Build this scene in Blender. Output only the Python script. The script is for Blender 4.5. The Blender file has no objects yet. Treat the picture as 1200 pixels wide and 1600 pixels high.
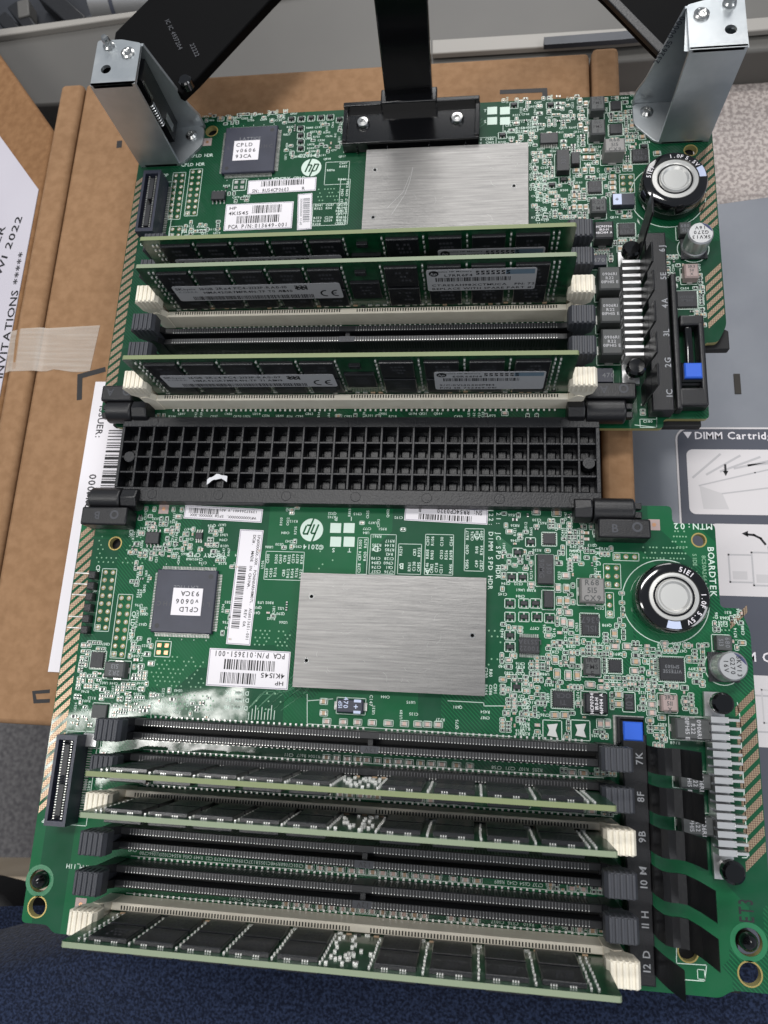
import bpy, math, random
import numpy as np
from mathutils import Matrix, Vector
random.seed(7)
S = 0.001                                   # everything below is written in millimetres
C = bpy.context.scene.collection
sc = bpy.context.scene
# ------------------------------------------------------------------ camera
CAM = dict(f=1125.18, r=(.24902, .11919, .0474), t=(39.187, -58.067, 220.285))
cd = bpy.data.cameras.new('camera'); cam = bpy.data.objects.new('camera', cd); C.objects.link(cam)
cam.location = [v * S for v in CAM['t']]; cam.rotation_euler = CAM['r']
cd.sensor_fit = 'VERTICAL'; cd.sensor_height = 36; cd.lens = CAM['f'] / 1600 * 36
cd.clip_start = .01; cd.clip_end = 50
cd.dof.use_dof = True; cd.dof.focus_distance = .222; cd.dof.aperture_fstop = 24
sc.camera = cam
# ------------------------------------------------------------------ light
w = bpy.data.worlds.new('World'); sc.world = w; w.use_nodes = True
w.node_tree.nodes['Background'].inputs[0].default_value = (.80, .88, 1, 1)
w.node_tree.nodes['Background'].inputs[1].default_value = .31
def lamp(name, loc, target, sx, sy, power, col=(1, 1, 1)):
    l = bpy.data.lights.new(name, 'AREA'); l.shape = 'RECTANGLE'; l.size = sx; l.size_y = sy; l.energy = power; l.color = col
    o = bpy.data.objects.new(name, l); C.objects.link(o); o.location = loc
    o.rotation_euler = (Vector(target) - Vector(loc)).to_track_quat('-Z', 'Y').to_euler()
lamp('ceiling_or_fill_lamp', (-1.04, -.25, 2.0), (0, 0, 0), .22, .80, 13, (1, .98, .95))
lamp('ceiling_or_fill_lamp', (.25, 3.3, 2.3), (0, 0, 0), 1.6, 1.3, 54, (1, .98, .96))
lamp('ceiling_or_fill_lamp', (-.22, .81, 2.1), (0, 0, 0), 1.0, .22, 23, (1, .98, .96))  # added fill strip, brightens the sockets; its reflection falls on the lattice
lamp('ceiling_or_fill_lamp', (.2, -1.75, 2.1), (0, 0, 0), 1.6, .5, 10, (1, .98, .96))  # added fill from the near side, lifts faces turned that way
lamp('ceiling_or_fill_lamp', (1.9, -.65, 1.9), (0, 0, 0), 1.2, .6, 16, (.95, .97, 1))
sc.view_settings.view_transform = 'Standard'; sc.view_settings.look = 'None'
sc.view_settings.exposure = 0; sc.view_settings.gamma = 1; sc.view_settings.use_curve_mapping = False
try:
    sc.cycles.max_bounces = 6; sc.cycles.use_denoising = True; sc.cycles.sample_clamp_indirect = 4
except Exception: pass

# ------------------------------------------------------------------ picture position -> place on the bench (mm)
RM = np.array(cam.rotation_euler.to_matrix()); CT = np.array(CAM['t'])
def ray(px, py): return RM @ np.array([(px - 600) / CAM['f'], -(py - 800) / CAM['f'], -1.])
def U(px, py, z=0):
    d = ray(px, py); k = (z - CT[2]) / d[2]; p = CT + k * d
    return float(p[0]), float(p[1])
def RC(a, b, c, d, z=0):
    "centre and size in mm of the picture rectangle a,b,c,d lying at height z"
    mx, my = (a + c) / 2, (b + d) / 2
    x, y = U(mx, my, z); l = U(a, my, z); r = U(c, my, z); t = U(mx, b, z); o = U(mx, d, z)
    return x, y, math.dist(l, r), math.dist(t, o)

# ------------------------------------------------------------------ materials
def lin(c):
    return tuple(((v / 255) / 12.92 if v / 255 <= .04045 else ((v / 255 + .055) / 1.055) ** 2.4) for v in c) + (1,)
MATS = {}
def mat(name, col, rough=.5, metal=0., coat=0., col2=None, nscale=300, bump=0., bscale=600, spec=.5, stretch=(1, 1, 1), lo=.35, hi=.65, detail=4, alpha=1, aniso=0, sheen=0):
    m = bpy.data.materials.new(name); m.use_nodes = True; nt = m.node_tree; N = nt.nodes; L = nt.links
    b = N['Principled BSDF']; b.inputs['Base Color'].default_value = lin(col)
    b.inputs['Roughness'].default_value = rough; b.inputs['Metallic'].default_value = metal
    b.inputs['Coat Weight'].default_value = coat; b.inputs['Coat Roughness'].default_value = .08
    b.inputs['Specular IOR Level'].default_value = spec; b.inputs['Alpha'].default_value = alpha
    if sheen: b.inputs['Sheen Weight'].default_value = sheen
    tc = N.new('ShaderNodeTexCoord'); mp = N.new('ShaderNodeMapping'); mp.inputs['Scale'].default_value = stretch
    L.new(tc.outputs['Object'], mp.inputs['Vector'])
    if col2:
        n = N.new('ShaderNodeTexNoise'); n.inputs['Scale'].default_value = nscale; n.inputs['Detail'].default_value = detail
        r = N.new('ShaderNodeValToRGB'); r.color_ramp.elements[0].position = lo; r.color_ramp.elements[1].position = hi
        r.color_ramp.elements[0].color = lin(col); r.color_ramp.elements[1].color = lin(col2)
        L.new(mp.outputs[0], n.inputs['Vector']); L.new(n.outputs['Fac'], r.inputs[0]); L.new(r.outputs[0], b.inputs['Base Color'])
    if bump:
        n2 = N.new('ShaderNodeTexNoise'); n2.inputs['Scale'].default_value = bscale; n2.inputs['Detail'].default_value = 3
        bp = N.new('ShaderNodeBump'); bp.inputs['Strength'].default_value = bump; bp.inputs['Distance'].default_value = .0004
        L.new(mp.outputs[0], n2.inputs['Vector']); L.new(n2.outputs['Fac'], bp.inputs['Height']); L.new(bp.outputs[0], b.inputs['Normal'])
    MATS[name] = m
    return m
def pcb(name, dark, light, traces):
    "solder mask over copper pours and hair-thin traces"
    m = mat(name, dark, .45, 0, .8, spec=.15); m.node_tree.nodes['Principled BSDF'].inputs['Coat Roughness'].default_value = .035; nt = m.node_tree; N = nt.nodes; L = nt.links; b = N['Principled BSDF']
    tc = N['Texture Coordinate']
    v = N.new('ShaderNodeTexVoronoi'); v.distance = 'CHEBYCHEV'; v.inputs['Scale'].default_value = 34
    L.new(tc.outputs['Object'], v.inputs['Vector'])
    sp = N.new('ShaderNodeSeparateColor'); L.new(v.outputs['Color'], sp.inputs[0])
    wv = N.new('ShaderNodeTexWave'); wv.bands_direction = 'DIAGONAL'; wv.inputs['Scale'].default_value = 520; wv.inputs['Distortion'].default_value = 0
    L.new(tc.outputs['Object'], wv.inputs['Vector'])
    gt = N.new('ShaderNodeMath'); gt.operation = 'GREATER_THAN'; gt.inputs[1].default_value = .70; L.new(wv.outputs['Fac'], gt.inputs[0])
    g2 = N.new('ShaderNodeMath'); g2.operation = 'GREATER_THAN'; g2.inputs[1].default_value = .62; L.new(sp.outputs[1], g2.inputs[0])
    ml = N.new('ShaderNodeMath'); ml.operation = 'MULTIPLY'; L.new(gt.outputs[0], ml.inputs[0]); L.new(g2.outputs[0], ml.inputs[1])
    r = N.new('ShaderNodeValToRGB'); r.color_ramp.interpolation = 'CONSTANT'
    e = r.color_ramp.elements; e[0].color = lin(dark); e[1].position = .55; e[1].color = lin(light)
    L.new(sp.outputs[0], r.inputs[0])
    mx = N.new('ShaderNodeMix'); mx.data_type = 'RGBA'; L.new(r.outputs[0], mx.inputs['A']); mx.inputs['B'].default_value = lin(traces)
    L.new(ml.outputs[0], mx.inputs['Factor'])
    nz = N.new('ShaderNodeTexNoise'); nz.inputs['Scale'].default_value = 22; L.new(tc.outputs['Object'], nz.inputs['Vector'])
    m3 = N.new('ShaderNodeMix'); m3.data_type = 'RGBA'; m3.inputs['B'].default_value = lin(dark)
    L.new(mx.outputs['Result'], m3.inputs['A']); L.new(nz.outputs['Fac'], m3.inputs['Factor']); L.new(m3.outputs['Result'], b.inputs['Base Color'])
    cn = N.new('ShaderNodeTexNoise'); cn.inputs['Scale'].default_value = 130; cn.inputs['Detail'].default_value = 5; L.new(tc.outputs['Object'], cn.inputs['Vector'])
    cr = N.new('ShaderNodeMapRange'); cr.inputs['From Min'].default_value = .40; cr.inputs['From Max'].default_value = .62; cr.inputs['To Min'].default_value = .12; cr.inputs['To Max'].default_value = 1; L.new(cn.outputs['Fac'], cr.inputs['Value']); L.new(cr.outputs[0], b.inputs['Coat Weight'])
    wb = N.new('ShaderNodeBump'); wb.inputs['Strength'].default_value = 1; wb.inputs['Distance'].default_value = .00028; wn = N.new('ShaderNodeTexNoise'); wn.inputs['Scale'].default_value = 28; wn.inputs['Detail'].default_value = 4; L.new(tc.outputs['Object'], wn.inputs['Vector']); L.new(wn.outputs['Fac'], wb.inputs['Height'])
    bp = N.new('ShaderNodeBump'); L.new(wb.outputs[0], bp.inputs['Normal']); bp.inputs['Strength'].default_value = .8; bp.inputs['Distance'].default_value = .0001
    n2 = N.new('ShaderNodeTexNoise'); n2.inputs['Scale'].default_value = 160; n2.inputs['Detail'].default_value = 2
    ad = N.new('ShaderNodeMath'); ad.operation = 'ADD'; L.new(n2.outputs['Fac'], ad.inputs[0]); L.new(ml.outputs[0], ad.inputs[1])
    L.new(tc.outputs['Object'], n2.inputs['Vector']); L.new(ad.outputs[0], bp.inputs['Height']); L.new(bp.outputs[0], b.inputs['Normal'])
    return m
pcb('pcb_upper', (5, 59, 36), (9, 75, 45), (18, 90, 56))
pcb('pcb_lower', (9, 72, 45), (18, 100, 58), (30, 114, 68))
mat('pcb_edge', (150, 141, 92), .5)
mat('module_green', (10, 50, 30), .3, 0, .4, (16, 70, 42), 400)
mat('module_edge', (122, 132, 92), .55)
mat('module_edge_pale', (130, 142, 116), .55)
mat('silk', (198, 216, 204), .55)
mat('silk_dim', (120, 165, 132), .5)
mat('trace', (34, 112, 72), .3, 0, .3)
mat('copper_pad', (196, 150, 118), .3, .9)
mat('tin', (205, 205, 200), .3, .55, col2=(160, 162, 158), nscale=900)
mat('solder', (228, 228, 224), .3, .45)
mat('gold', (170, 150, 92), .4, .6)
mat('contact', (96, 96, 98), .4, .3)
mat('chip_black', (30, 31, 35), .42, 0, 0, bump=.12, bscale=5000)
mat('chip_blue', (38, 41, 56), .4, 0, 0, (46, 49, 64), 120, bump=.1, bscale=4000)
mat('chip_print', (112, 114, 118), .5)
mat('chip_print_dim', (62, 63, 68), .5)
mat('memory_black', (26, 27, 30), .3, 0, .15, bump=.1, bscale=3000)
mat('plastic_black', (17, 17, 20), .38, 0, 0, bump=.18, bscale=2500)
mat('plastic_spine', (15, 16, 20), .42, 0, 0, bump=.25, bscale=1600)
mat('finger_black', (18, 18, 20), .36, 0, 0, bump=.1, bscale=900)
mat('plastic_gloss', (10, 10, 12), .12, 0, .3)
mat('socket_black', (24, 25, 28), .42, bump=.08, bscale=3000)
mat('latch_grey', (58, 60, 66), .5)
mat('socket_white', (232, 225, 208), .45, 0, 0, (224, 216, 199), 200)
mat('slot_dark', (44, 40, 34), .7)
mat('groove', (8, 8, 9), .6)
mat('spreader', (112, 111, 110), .37, .88, 0, (134, 133, 131), 60, bump=.10, bscale=300, stretch=(1, 28, 1), lo=.3, hi=.7, detail=8)
mat('scratch', (158, 158, 156), .4, .5)
mat('zinc', (160, 166, 170), .38, .75, 0, (186, 190, 192), 60, bump=.08, bscale=500)
mat('steel', (190, 190, 188), .22, 1)
mat('cap_metal', (215, 214, 210), .34, .7)
mat('alu_fin', (205, 205, 205), .35, .85)
mat('cap_tan', (178, 150, 122), .45); mat('cap_pink', (196, 170, 160), .45)
mat('inductor_grey', (128, 126, 124), .5, .2, bump=.15, bscale=3000)
mat('inductor_dark', (70, 72, 72), .5, .1, bump=.15, bscale=3000)
mat('inductor_pink', (158, 140, 136), .5, .1)
mat('label_white', (226, 222, 226), .5, 0, .1)
mat('label_grey', (172, 172, 175), .45, 0, .2)
mat('ink', (22, 22, 26), .6); mat('ink_blue', (56, 62, 96), .6)
mat('button_blue', (40, 92, 200), .4, 0, .1)
mat('sleeve_black', (9, 9, 11), .08, 0, .6)
mat('sleeve_white', (190, 200, 225), .3)
mat('cardboard', (137, 105, 76), .85, 0, 0, (149, 116, 86), 300, bump=.22, bscale=700, detail=10, spec=.2)
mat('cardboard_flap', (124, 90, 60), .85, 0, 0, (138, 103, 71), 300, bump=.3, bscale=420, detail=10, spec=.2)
mat('cardboard_edge', (130, 92, 60), .9, spec=.2)
mat('marker', (24, 22, 24), .6)
mat('rail_print', (150, 152, 156), .5)
mat('arm_black', (7, 7, 8), .6, 0, 0, spec=.06)
mat('paper', (186, 181, 190), .6, 0, 0, (194, 190, 198), 12)
mat('tape', (205, 190, 175), .22, 0, .3, (222, 212, 200), 40, stretch=(1, 20, 1), alpha=.34)
mat('cabinet_grey', (84, 82, 79), .5, col2=(92, 90, 86), nscale=10)
mat('cabinet_light', (150, 146, 140), .45)
mat('dark_void', (12, 12, 14), .7)
mat('machine_dark', (30, 31, 35), .45, .2, col2=(58, 61, 68), nscale=14, bump=.1)
mat('desk', (142, 132, 128), .6, 0, 0, (184, 174, 168), 560, lo=.42, hi=.58, detail=2)
mat('cover', (128, 131, 138), .38, .5, 0, (138, 141, 147), 30, bump=.05)
mat('cover_dark', (70, 73, 84), .5)
mat('cover_panel', (205, 201, 202), .5)
mat('cover_line', (176, 174, 176), .5); mat('cover_line2', (190, 187, 188), .5)
mat('carpet', (84, 82, 84), .95, 0, 0, (112, 110, 110), 260, bump=.6, bscale=500, spec=.1)
mat('beige', (176, 160, 138), .6, 0, 0, (190, 174, 152), 18)
mat('fabric_blue', (16, 22, 38), .95, 0, 0, (42, 52, 76), 1000, bump=.9, bscale=700, lo=.40, hi=.68, detail=3, spec=.1, sheen=.15)
mat('scrap', (225, 225, 228), .8)
mat('sheet_blue', (104, 124, 140), .4)
# cross-hatched exposed copper
m = mat('hatch', (120, 96, 70), .35, .6, 0); nt = m.node_tree; b = nt.nodes['Principled BSDF']; tc = nt.nodes['Texture Coordinate']
ck = nt.nodes.new('ShaderNodeTexChecker'); ck.inputs['Scale'].default_value = 2400; ck.inputs['Color1'].default_value = lin((170, 152, 126)); ck.inputs['Color2'].default_value = lin((124, 98, 84))
mp = nt.nodes.new('ShaderNodeMapping'); mp.inputs['Rotation'].default_value = (0, 0, .78); nt.links.new(tc.outputs['Object'], mp.inputs[0]); nt.links.new(mp.outputs[0], ck.inputs['Vector']); nt.links.new(ck.outputs[0], b.inputs['Base Color'])

# ------------------------------------------------------------------ glyphs
_G = {}
def glyph(ch):
    if ch not in _G:
        cu = bpy.data.curves.new('t', 'FONT'); cu.body = ch; cu.resolution_u = 2; cu.size = 1.36; cu.offset = .020
        o = bpy.data.objects.new('t', cu); me = bpy.data.meshes.new_from_object(o)
        V = [(v.co.x, v.co.y) for v in me.vertices]; F = [tuple(p.vertices) for p in me.polygons]
        x0 = min([v[0] for v in V], default=0); x1 = max([v[0] for v in V], default=.4)
        _G[ch] = ([(a - x0, b) for a, b in V], F, x1 - x0)
        bpy.data.objects.remove(o); bpy.data.curves.remove(cu); bpy.data.meshes.remove(me)
    return _G[ch]

# ------------------------------------------------------------------ mesh builder
class M:
    def __init__(s): s.V = []; s.F = []; s.I = []; s.names = []; s.T = None
    def mi(s, m):
        if m not in s.names: s.names.append(m)
        return s.names.index(m)
    def add(s, vs, fs, m):
        k = len(s.V)
        if s.T is not None: vs = [tuple(s.T @ Vector(v)) for v in vs]
        s.V += vs; i = s.mi(m)
        for f in fs: s.F.append(tuple(k + a for a in f)); s.I.append(i)
    def box(s, x0, x1, y0, y1, z0, z1, m, c=0):
        if c:
            vs = [(x0, y0, z0), (x1, y0, z0), (x1, y1, z0), (x0, y1, z0), (x0, y0, z1 - c), (x1, y0, z1 - c), (x1, y1, z1 - c), (x0, y1, z1 - c),
                  (x0 + c, y0 + c, z1), (x1 - c, y0 + c, z1), (x1 - c, y1 - c, z1), (x0 + c, y1 - c, z1)]
            fs = [(3, 2, 1, 0)] + [(i, (i + 1) % 4, 4 + (i + 1) % 4, 4 + i) for i in range(4)] + [(4 + i, 4 + (i + 1) % 4, 8 + (i + 1) % 4, 8 + i) for i in range(4)] + [(8, 9, 10, 11)]
        else:
            vs = [(x, y, z) for z in (z0, z1) for x, y in ((x0, y0), (x1, y0), (x1, y1), (x0, y1))]
            fs = [(3, 2, 1, 0), (4, 5, 6, 7)] + [(i, (i + 1) % 4, 4 + (i + 1) % 4, 4 + i) for i in range(4)]
        s.add(vs, fs, m)
    def cb(s, cx, cy, w, h, z0, z1, m, c=0): s.box(cx - w / 2, cx + w / 2, cy - h / 2, cy + h / 2, z0, z1, m, c)
    def prism(s, pts, z0, z1, m, axis='z'):
        n = len(pts)
        f = {'z': lambda p, z: (p[0], p[1], z), 'y': lambda p, z: (p[0], z, p[1]), 'x': lambda p, z: (z, p[0], p[1])}[axis]
        vs = [f(p, z0) for p in pts] + [f(p, z1) for p in pts]
        s.add(vs, [tuple(range(n - 1, -1, -1)), tuple(range(n, 2 * n))] + [(i, (i + 1) % n, n + (i + 1) % n, n + i) for i in range(n)], m)
    def lathe(s, cx, cy, prof, m, n=28, axis='z'):
        vs = []
        for r, z in prof:
            for i in range(n):
                a = 2 * math.pi * i / n; u, v = r * math.cos(a), r * math.sin(a)
                vs.append((cx + u, cy + v, z) if axis == 'z' else (z, cx + u, cy + v) if axis == 'x' else (cx + u, z, cy + v))
        k = len(prof)
        fs = [(j * n + i, j * n + (i + 1) % n, (j + 1) * n + (i + 1) % n, (j + 1) * n + i) for j in range(k - 1) for i in range(n)]
        fs += [tuple(range(n - 1, -1, -1)), tuple((k - 1) * n + i for i in range(n))]
        s.add(vs, fs, m)
    def cyl(s, cx, cy, z0, z1, r, m, n=20, c=0, axis='z'):
        s.lathe(cx, cy, [(r, z0), (r, z1 - c), (r - c, z1)] if c else [(r, z0), (r, z1)], m, n, axis)
    def ring(s, cx, cy, r0, r1, z, m, n=28, a0=0, a1=2 * math.pi):
        full = abs(a1 - a0) > 6.28; k = n if full else n + 1; vs = []
        for i in range(k):
            a = a0 + (a1 - a0) * i / n; vs += [(cx + r0 * math.cos(a), cy + r0 * math.sin(a), z), (cx + r1 * math.cos(a), cy + r1 * math.sin(a), z)]
        s.add(vs, [(2 * i, 2 * i + 1, 2 * ((i + 1) % k) + 1, 2 * ((i + 1) % k)) for i in range(n)], m)
    def poly(s, pts, m): s.add([tuple(p) for p in pts], [tuple(range(len(pts)))], m)
    def rect(s, x0, y0, x1, y1, z, m): s.add([(x0, y0, z), (x1, y0, z), (x1, y1, z), (x0, y1, z)], [(0, 1, 2, 3)], m)
    def line(s, a, b, wd, z, m):
        d = Vector((b[0] - a[0], b[1] - a[1])); n = d.length
        if n < 1e-6: return
        p = Vector((-d.y, d.x)) / n * wd / 2; e = d / n * wd / 2
        s.add([(a[0] - e.x + p.x, a[1] - e.y + p.y, z), (a[0] - e.x - p.x, a[1] - e.y - p.y, z), (b[0] + e.x - p.x, b[1] + e.y - p.y, z), (b[0] + e.x + p.x, b[1] + e.y + p.y, z)], [(0, 1, 2, 3)], m)
    def path(s, pts, wd, z, m, close=False):
        for a, b in zip(pts, pts[1:] + (pts[:1] if close else [])): s.line(a, b, wd, z, m)
    def frame(s, x0, y0, x1, y1, wd, z, m): s.path([(x0, y0), (x1, y0), (x1, y1), (x0, y1)], wd, z, m, True)
    def text(s, st, x, y, z, h, m, rot=0, mono=0, track=.16, cen=True, sx=1, shear=0, fitw=0):
        if fitw: sx = fitw / h / sum((mono or ((.5 if c == ' ' else glyph(c)[2] + track))) for c in st)
        vs = []; fs = []; cx = 0
        for ch in st:
            if ch == ' ': cx += mono or .5; continue
            V, F, wd = glyph(ch); k = len(vs); off = (mono - wd) / 2 if mono else 0
            vs += [((cx + off + a) * h * sx + b * h * shear, b * h) for a, b in V]; fs += [tuple(k + i for i in f) for f in F]
            cx += mono or (wd + track)
        W = cx * h * sx; r = math.radians(rot); c, sn = math.cos(r), math.sin(r)
        ox = -W / 2 if cen else 0; oy = -h / 2
        s.add([(x + (a + ox) * c - (b + oy) * sn, y + (a + ox) * sn + (b + oy) * c, z) for a, b in vs], fs, m)
    def bars(s, x0, y0, x1, y1, z, m, rnd=None, pitch=.45, vert=True):
        rnd = rnd or random; a, e = (x0, x1) if vert else (y0, y1)
        while a < e:
            t = pitch * rnd.choice((.35, .35, .7, 1.0)); b = min(a + t, e)
            s.rect(a, y0, b, y1, z, m) if vert else s.rect(x0, a, x1, b, z, m)
            a = b + pitch * rnd.choice((.35, .5, .8))
    def build(s, name, parent=None, smooth=True, bevel=0, off=(0, 0, 0), rec=True):
        me = bpy.data.meshes.new(name); ox, oy, oz = off
        me.from_pydata([((x - ox) * S, (y - oy) * S, (z - oz) * S) for x, y, z in s.V], [], s.F)
        for n in s.names: me.materials.append(MATS[n])
        me.polygons.foreach_set('material_index', s.I)
        if rec:
            import bmesh
            bm = bmesh.new(); bm.from_mesh(me); solid = [f for f in bm.faces if all(not e.is_boundary for e in f.edges)]
            bmesh.ops.recalc_face_normals(bm, faces=solid); bm.to_mesh(me); bm.free()
        if smooth: me.shade_smooth(); me.set_sharp_from_angle(angle=math.radians(38))
        o = bpy.data.objects.new(name, me); C.objects.link(o); o.parent = parent
        if bevel:
            b = o.modifiers.new('b', 'BEVEL'); b.width = bevel * S; b.segments = 2; b.limit_method = 'ANGLE'
        if parent is None: o.location = [v * S for v in off]
        return o
def tag(o, label=None, cat=None, group=None, kind=None):
    for k, v in (('label', label), ('category', cat), ('group', group), ('kind', kind)):
        if v: o[k] = v
    return o
def thing(name, loc, label, cat, group=None, rz=0):
    o = bpy.data.objects.new(name, None); C.objects.link(o); o.location = [v * S for v in loc]; o.rotation_euler.z = rz; o.empty_display_size = .01
    return tag(o, label, cat, group)
def sheet_with_holes(outline, holes, z0, z1, m_side, m_top):
    "a slab with drilled holes: filled 2D curve turned into mesh lists"
    cu = bpy.data.curves.new('c', 'CURVE'); cu.dimensions = '2D'; cu.fill_mode = 'BOTH'; cu.extrude = (z1 - z0) / 2
    for pts in [outline] + [[(x + r * math.cos(a * math.pi / 12), y + r * math.sin(a * math.pi / 12)) for a in range(24)] for x, y, r in holes]:
        sp = cu.splines.new('POLY'); sp.points.add(len(pts) - 1); sp.use_cyclic_u = True
        for p, q in zip(sp.points, pts): p.co = (q[0], q[1], 0, 1)
    o = bpy.data.objects.new('c', cu); me = bpy.data.meshes.new_from_object(o)
    V = [(v.co.x, v.co.y, v.co.z + (z0 + z1) / 2) for v in me.vertices]
    out = [(tuple(p.vertices), abs(p.normal.z) > .5) for p in me.polygons]
    bpy.data.objects.remove(o); bpy.data.curves.remove(cu)
    return V, [f for f, t in out if t], [f for f, t in out if not t]

# ================================================================== surroundings
# floor
m = M(); m.rect(-1500, -1500, 1500, 1500, -420, 'carpet'); tag(m.build('floor', smooth=False), kind='structure')
def px_prism(mm, pts, ztop, thick, mt):
    mm.prism([U(x, y, ztop) for x, y in pts][::-1], ztop - thick, ztop, mt)
# grey equipment case at the back
t = thing('equipment_case', (0, 260, -60), 'long flat grey metal case lying behind the cardboard box at the top edge', 'equipment case')
m = M(); px_prism(m, [(-160, 78), (210, 22), (520, -28), (1350, -170), (1350, 66), (1200, 78), (967, 96), (600, 120), (85, 163), (-160, 175)], -60, 26, 'cabinet_grey'); m.build('case_body', t, bevel=1.2, off=(0, 260, -60))
m = M(); px_prism(m, [(-160, 66), (210, 17), (520, -32), (520, -27), (210, 25), (-160, 80)], -57, 4, 'cabinet_light'); m.build('rim', t, bevel=.6, off=(0, 260, -60))
m = M(); px_prism(m, [(675, 62), (967, 44), (1200, 26), (1350, 14), (1350, 34), (1200, 46), (967, 66), (675, 84)], -56, 3, 'cabinet_light'); m.build('trim_strip', t, bevel=.5, off=(0, 260, -60))
m = M(); px_prism(m, [(850, 58), (967, 49), (1030, 44), (1030, 56), (967, 62), (850, 70)], -53, 2.5, 'machine_dark'); m.build('dark_slot', t, off=(0, 260, -60))
# dark machine with a silver tube, top left
t = thing('open_machine', (-150, 330, -90), 'dark open machine with ribs in the top left corner beside a silver tube', 'machine')
m = M(); px_prism(m, [(-120, -60), (150, -60), (150, 25), (60, 45), (-120, 70)], -88, 30, 'machine_dark'); m.build('chassis', t, bevel=1, off=(-150, 330, -90))
for k, (a, b) in enumerate((((0, 22), (34, 60)), ((20, 8), (58, 56)), ((38, 4), (40, 30)), ((70, -10), (128, 42)))):
    m = M(); p, q = U(*a, -80), U(*b, -80); d = Vector((q[0] - p[0], q[1] - p[1])); n = Vector((-d.y, d.x)).normalized() * (3.5 if k < 3 else 5)
    m.prism([(p[0] + n.x, p[1] + n.y), (p[0] - n.x, p[1] - n.y), (q[0] - n.x, q[1] - n.y), (q[0] + n.x, q[1] + n.y)], -87, -80 + k, 'plastic_black' if k != 2 else 'cabinet_grey'); m.build('rib', t, bevel=.8, off=(-150, 330, -90))
m = M(); a = U(140, 6, -70); b2 = U(225, 2, -70); m.cyl(a[1] + 12, -78, a[0], b2[0] + 18, 17, 'alu_fin', 32, axis='x', c=2)
m.cyl(a[1] + 12, -78, a[0] + 12, a[0] + 14, 17.4, 'cover_dark', 32, axis='x')
tag(m.build('metal_tube'), 'silver metal tube lying between the dark machine and the grey case', 'tube')
# near-black slab filling the gap under everything behind the box
m = M(); px_prism(m, [(-250, -200), (1500, -300), (1500, 135), (1200, 125), (967, 138), (900, 400), (-250, 300)], -96, 30, 'dark_void')
tag(m.build('black_gap_slab', off=(0, 300, -96)), 'black slab showing in the gap between the grey case and the speckled desk', 'bench top')
m = M(); px_prism(m, [(1500, 112), (1200, 126), (940, 141), (940, 1000), (1040, 1440), (1500, 1440)], -78, 22, 'desk')
tag(m.build('speckled_desk_top', bevel=1.5, off=(150, 100, -78)), 'speckled beige grey desk top showing right of the upper board', 'desk')
# ---- metal cover with instruction label
t = thing('metal_cover', (140, 20, -50), 'silver blue sheet metal cover with printed instruction label at the right edge', 'metal cover')
m = M(); px_prism(m, [(900, 350), (965, 332), (1130, 318), (1200, 308), (1500, 290), (1500, 1452), (1190, 1452), (900, 1440)], -50, 5, 'cover')
x, y = U(1152, 600, -50)
m.box(x - 1.2, x + 1.2, y - 4.2, y + 4.2, -50, -49.7, 'slot_dark')
m.build('sheet', t, bevel=.8, off=(140, 20, -50))
m = M(); O = (140, 20, -50)
def rrect(x0, y0, x1, y1, r, n=6):
    out = []
    for cx, cy, a in ((x1 - r, y1 - r, 0), (x0 + r, y1 - r, 90), (x0 + r, y0 + r, 180), (x1 - r, y0 + r, 270)):
        out += [(cx + r * math.cos(math.radians(a + 90 * i / n)), cy + r * math.sin(math.radians(a + 90 * i / n))) for i in range(n + 1)]
    return out
X0, Y1 = U(1052, 668, -50); X0b = U(1074, 930, -50)[0]; xr = X0 + 112
yb = U(1180, 1180, -50)[1]; X0 = X0 + .5
m.prism(rrect(X0, yb - 62, xr, Y1, 5), -50, -49.8, 'cover_panel'); m.prism(rrect(X0 + .7, yb - 61.3, xr - .7, Y1 - .7, 4.4), -50, -49.7, 'cover_dark')
z = -49.66
xx, yy = U(1067, 682, z)
tx, ty = U(1084, 680, z)
m.poly([(tx - 3.8, ty + 1.3, z), (tx - 2.2, ty - 1.3, z), (tx - .6, ty + 1.3, z)][::-1], 'label_white')
m.text('DIMM Cartridge', tx + .4, ty, z, 3.0, 'label_white', track=.14, cen=False)
def panel(a, b, c, d):
    x0, y1 = U(a, b, z); _, y0 = U(a, d, z); m.prism(rrect(x0, y0, x0 + c, y1, 2.4), -49.7, z, 'cover_panel'); return x0, y0, x0 + c, y1
p = panel(1072, 702, 62, 803)
for i in range(5): m.line((p[0] + 2 + i * 5, p[3] - 11 + i * 1.2), (p[0] + 12 + i * 7, p[3] - 2 - i * .5), .8, z + .02, 'cover_line')
m.poly([(p[0] + 5, p[1] + 2, z + .03), (p[0] + 14, p[1] + 2, z + .03), (p[0] + 12, p[1] + 8, z + .03), (p[0] + 4, p[1] + 11, z + .03)], 'cover_line2')
m.path([(p[0] + 4, p[1] + 11), (p[0] + 24, p[3] - 9), (p[0] + 40, p[3] - 5)], .5, z + .05, 'cover_line'); m.path([(p[0] + 12, p[1] + 8), (p[0] + 34, p[3] - 14), (p[0] + 52, p[3] - 9)], .5, z + .05, 'cover_line')
ax, ay = U(1133, 727, z); m.line((ax, ay), (ax, ay - 2.4), .8, z + .07, 'ink'); m.poly([(ax - 1, ay - 2.2, z + .07), (ax, ay - 4.2, z + .07), (ax + 1, ay - 2.2, z + .07)], 'ink')
p = panel(1108, 818, 52, 930)
for i, (a, b, c, d) in enumerate(((6, 5, 14, 15), (14, 4, 22, 16), (20, 6, 34, 18))): m.frame(p[0] + a, p[1] + b, p[0] + c, p[1] + d, .6, z + .02 + i * .01, 'cover_line'); m.rect(p[0] + a + 1, p[1] + b + 1, p[0] + c - 2, p[1] + b + 4, z + .015, 'cover_line2')
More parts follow.
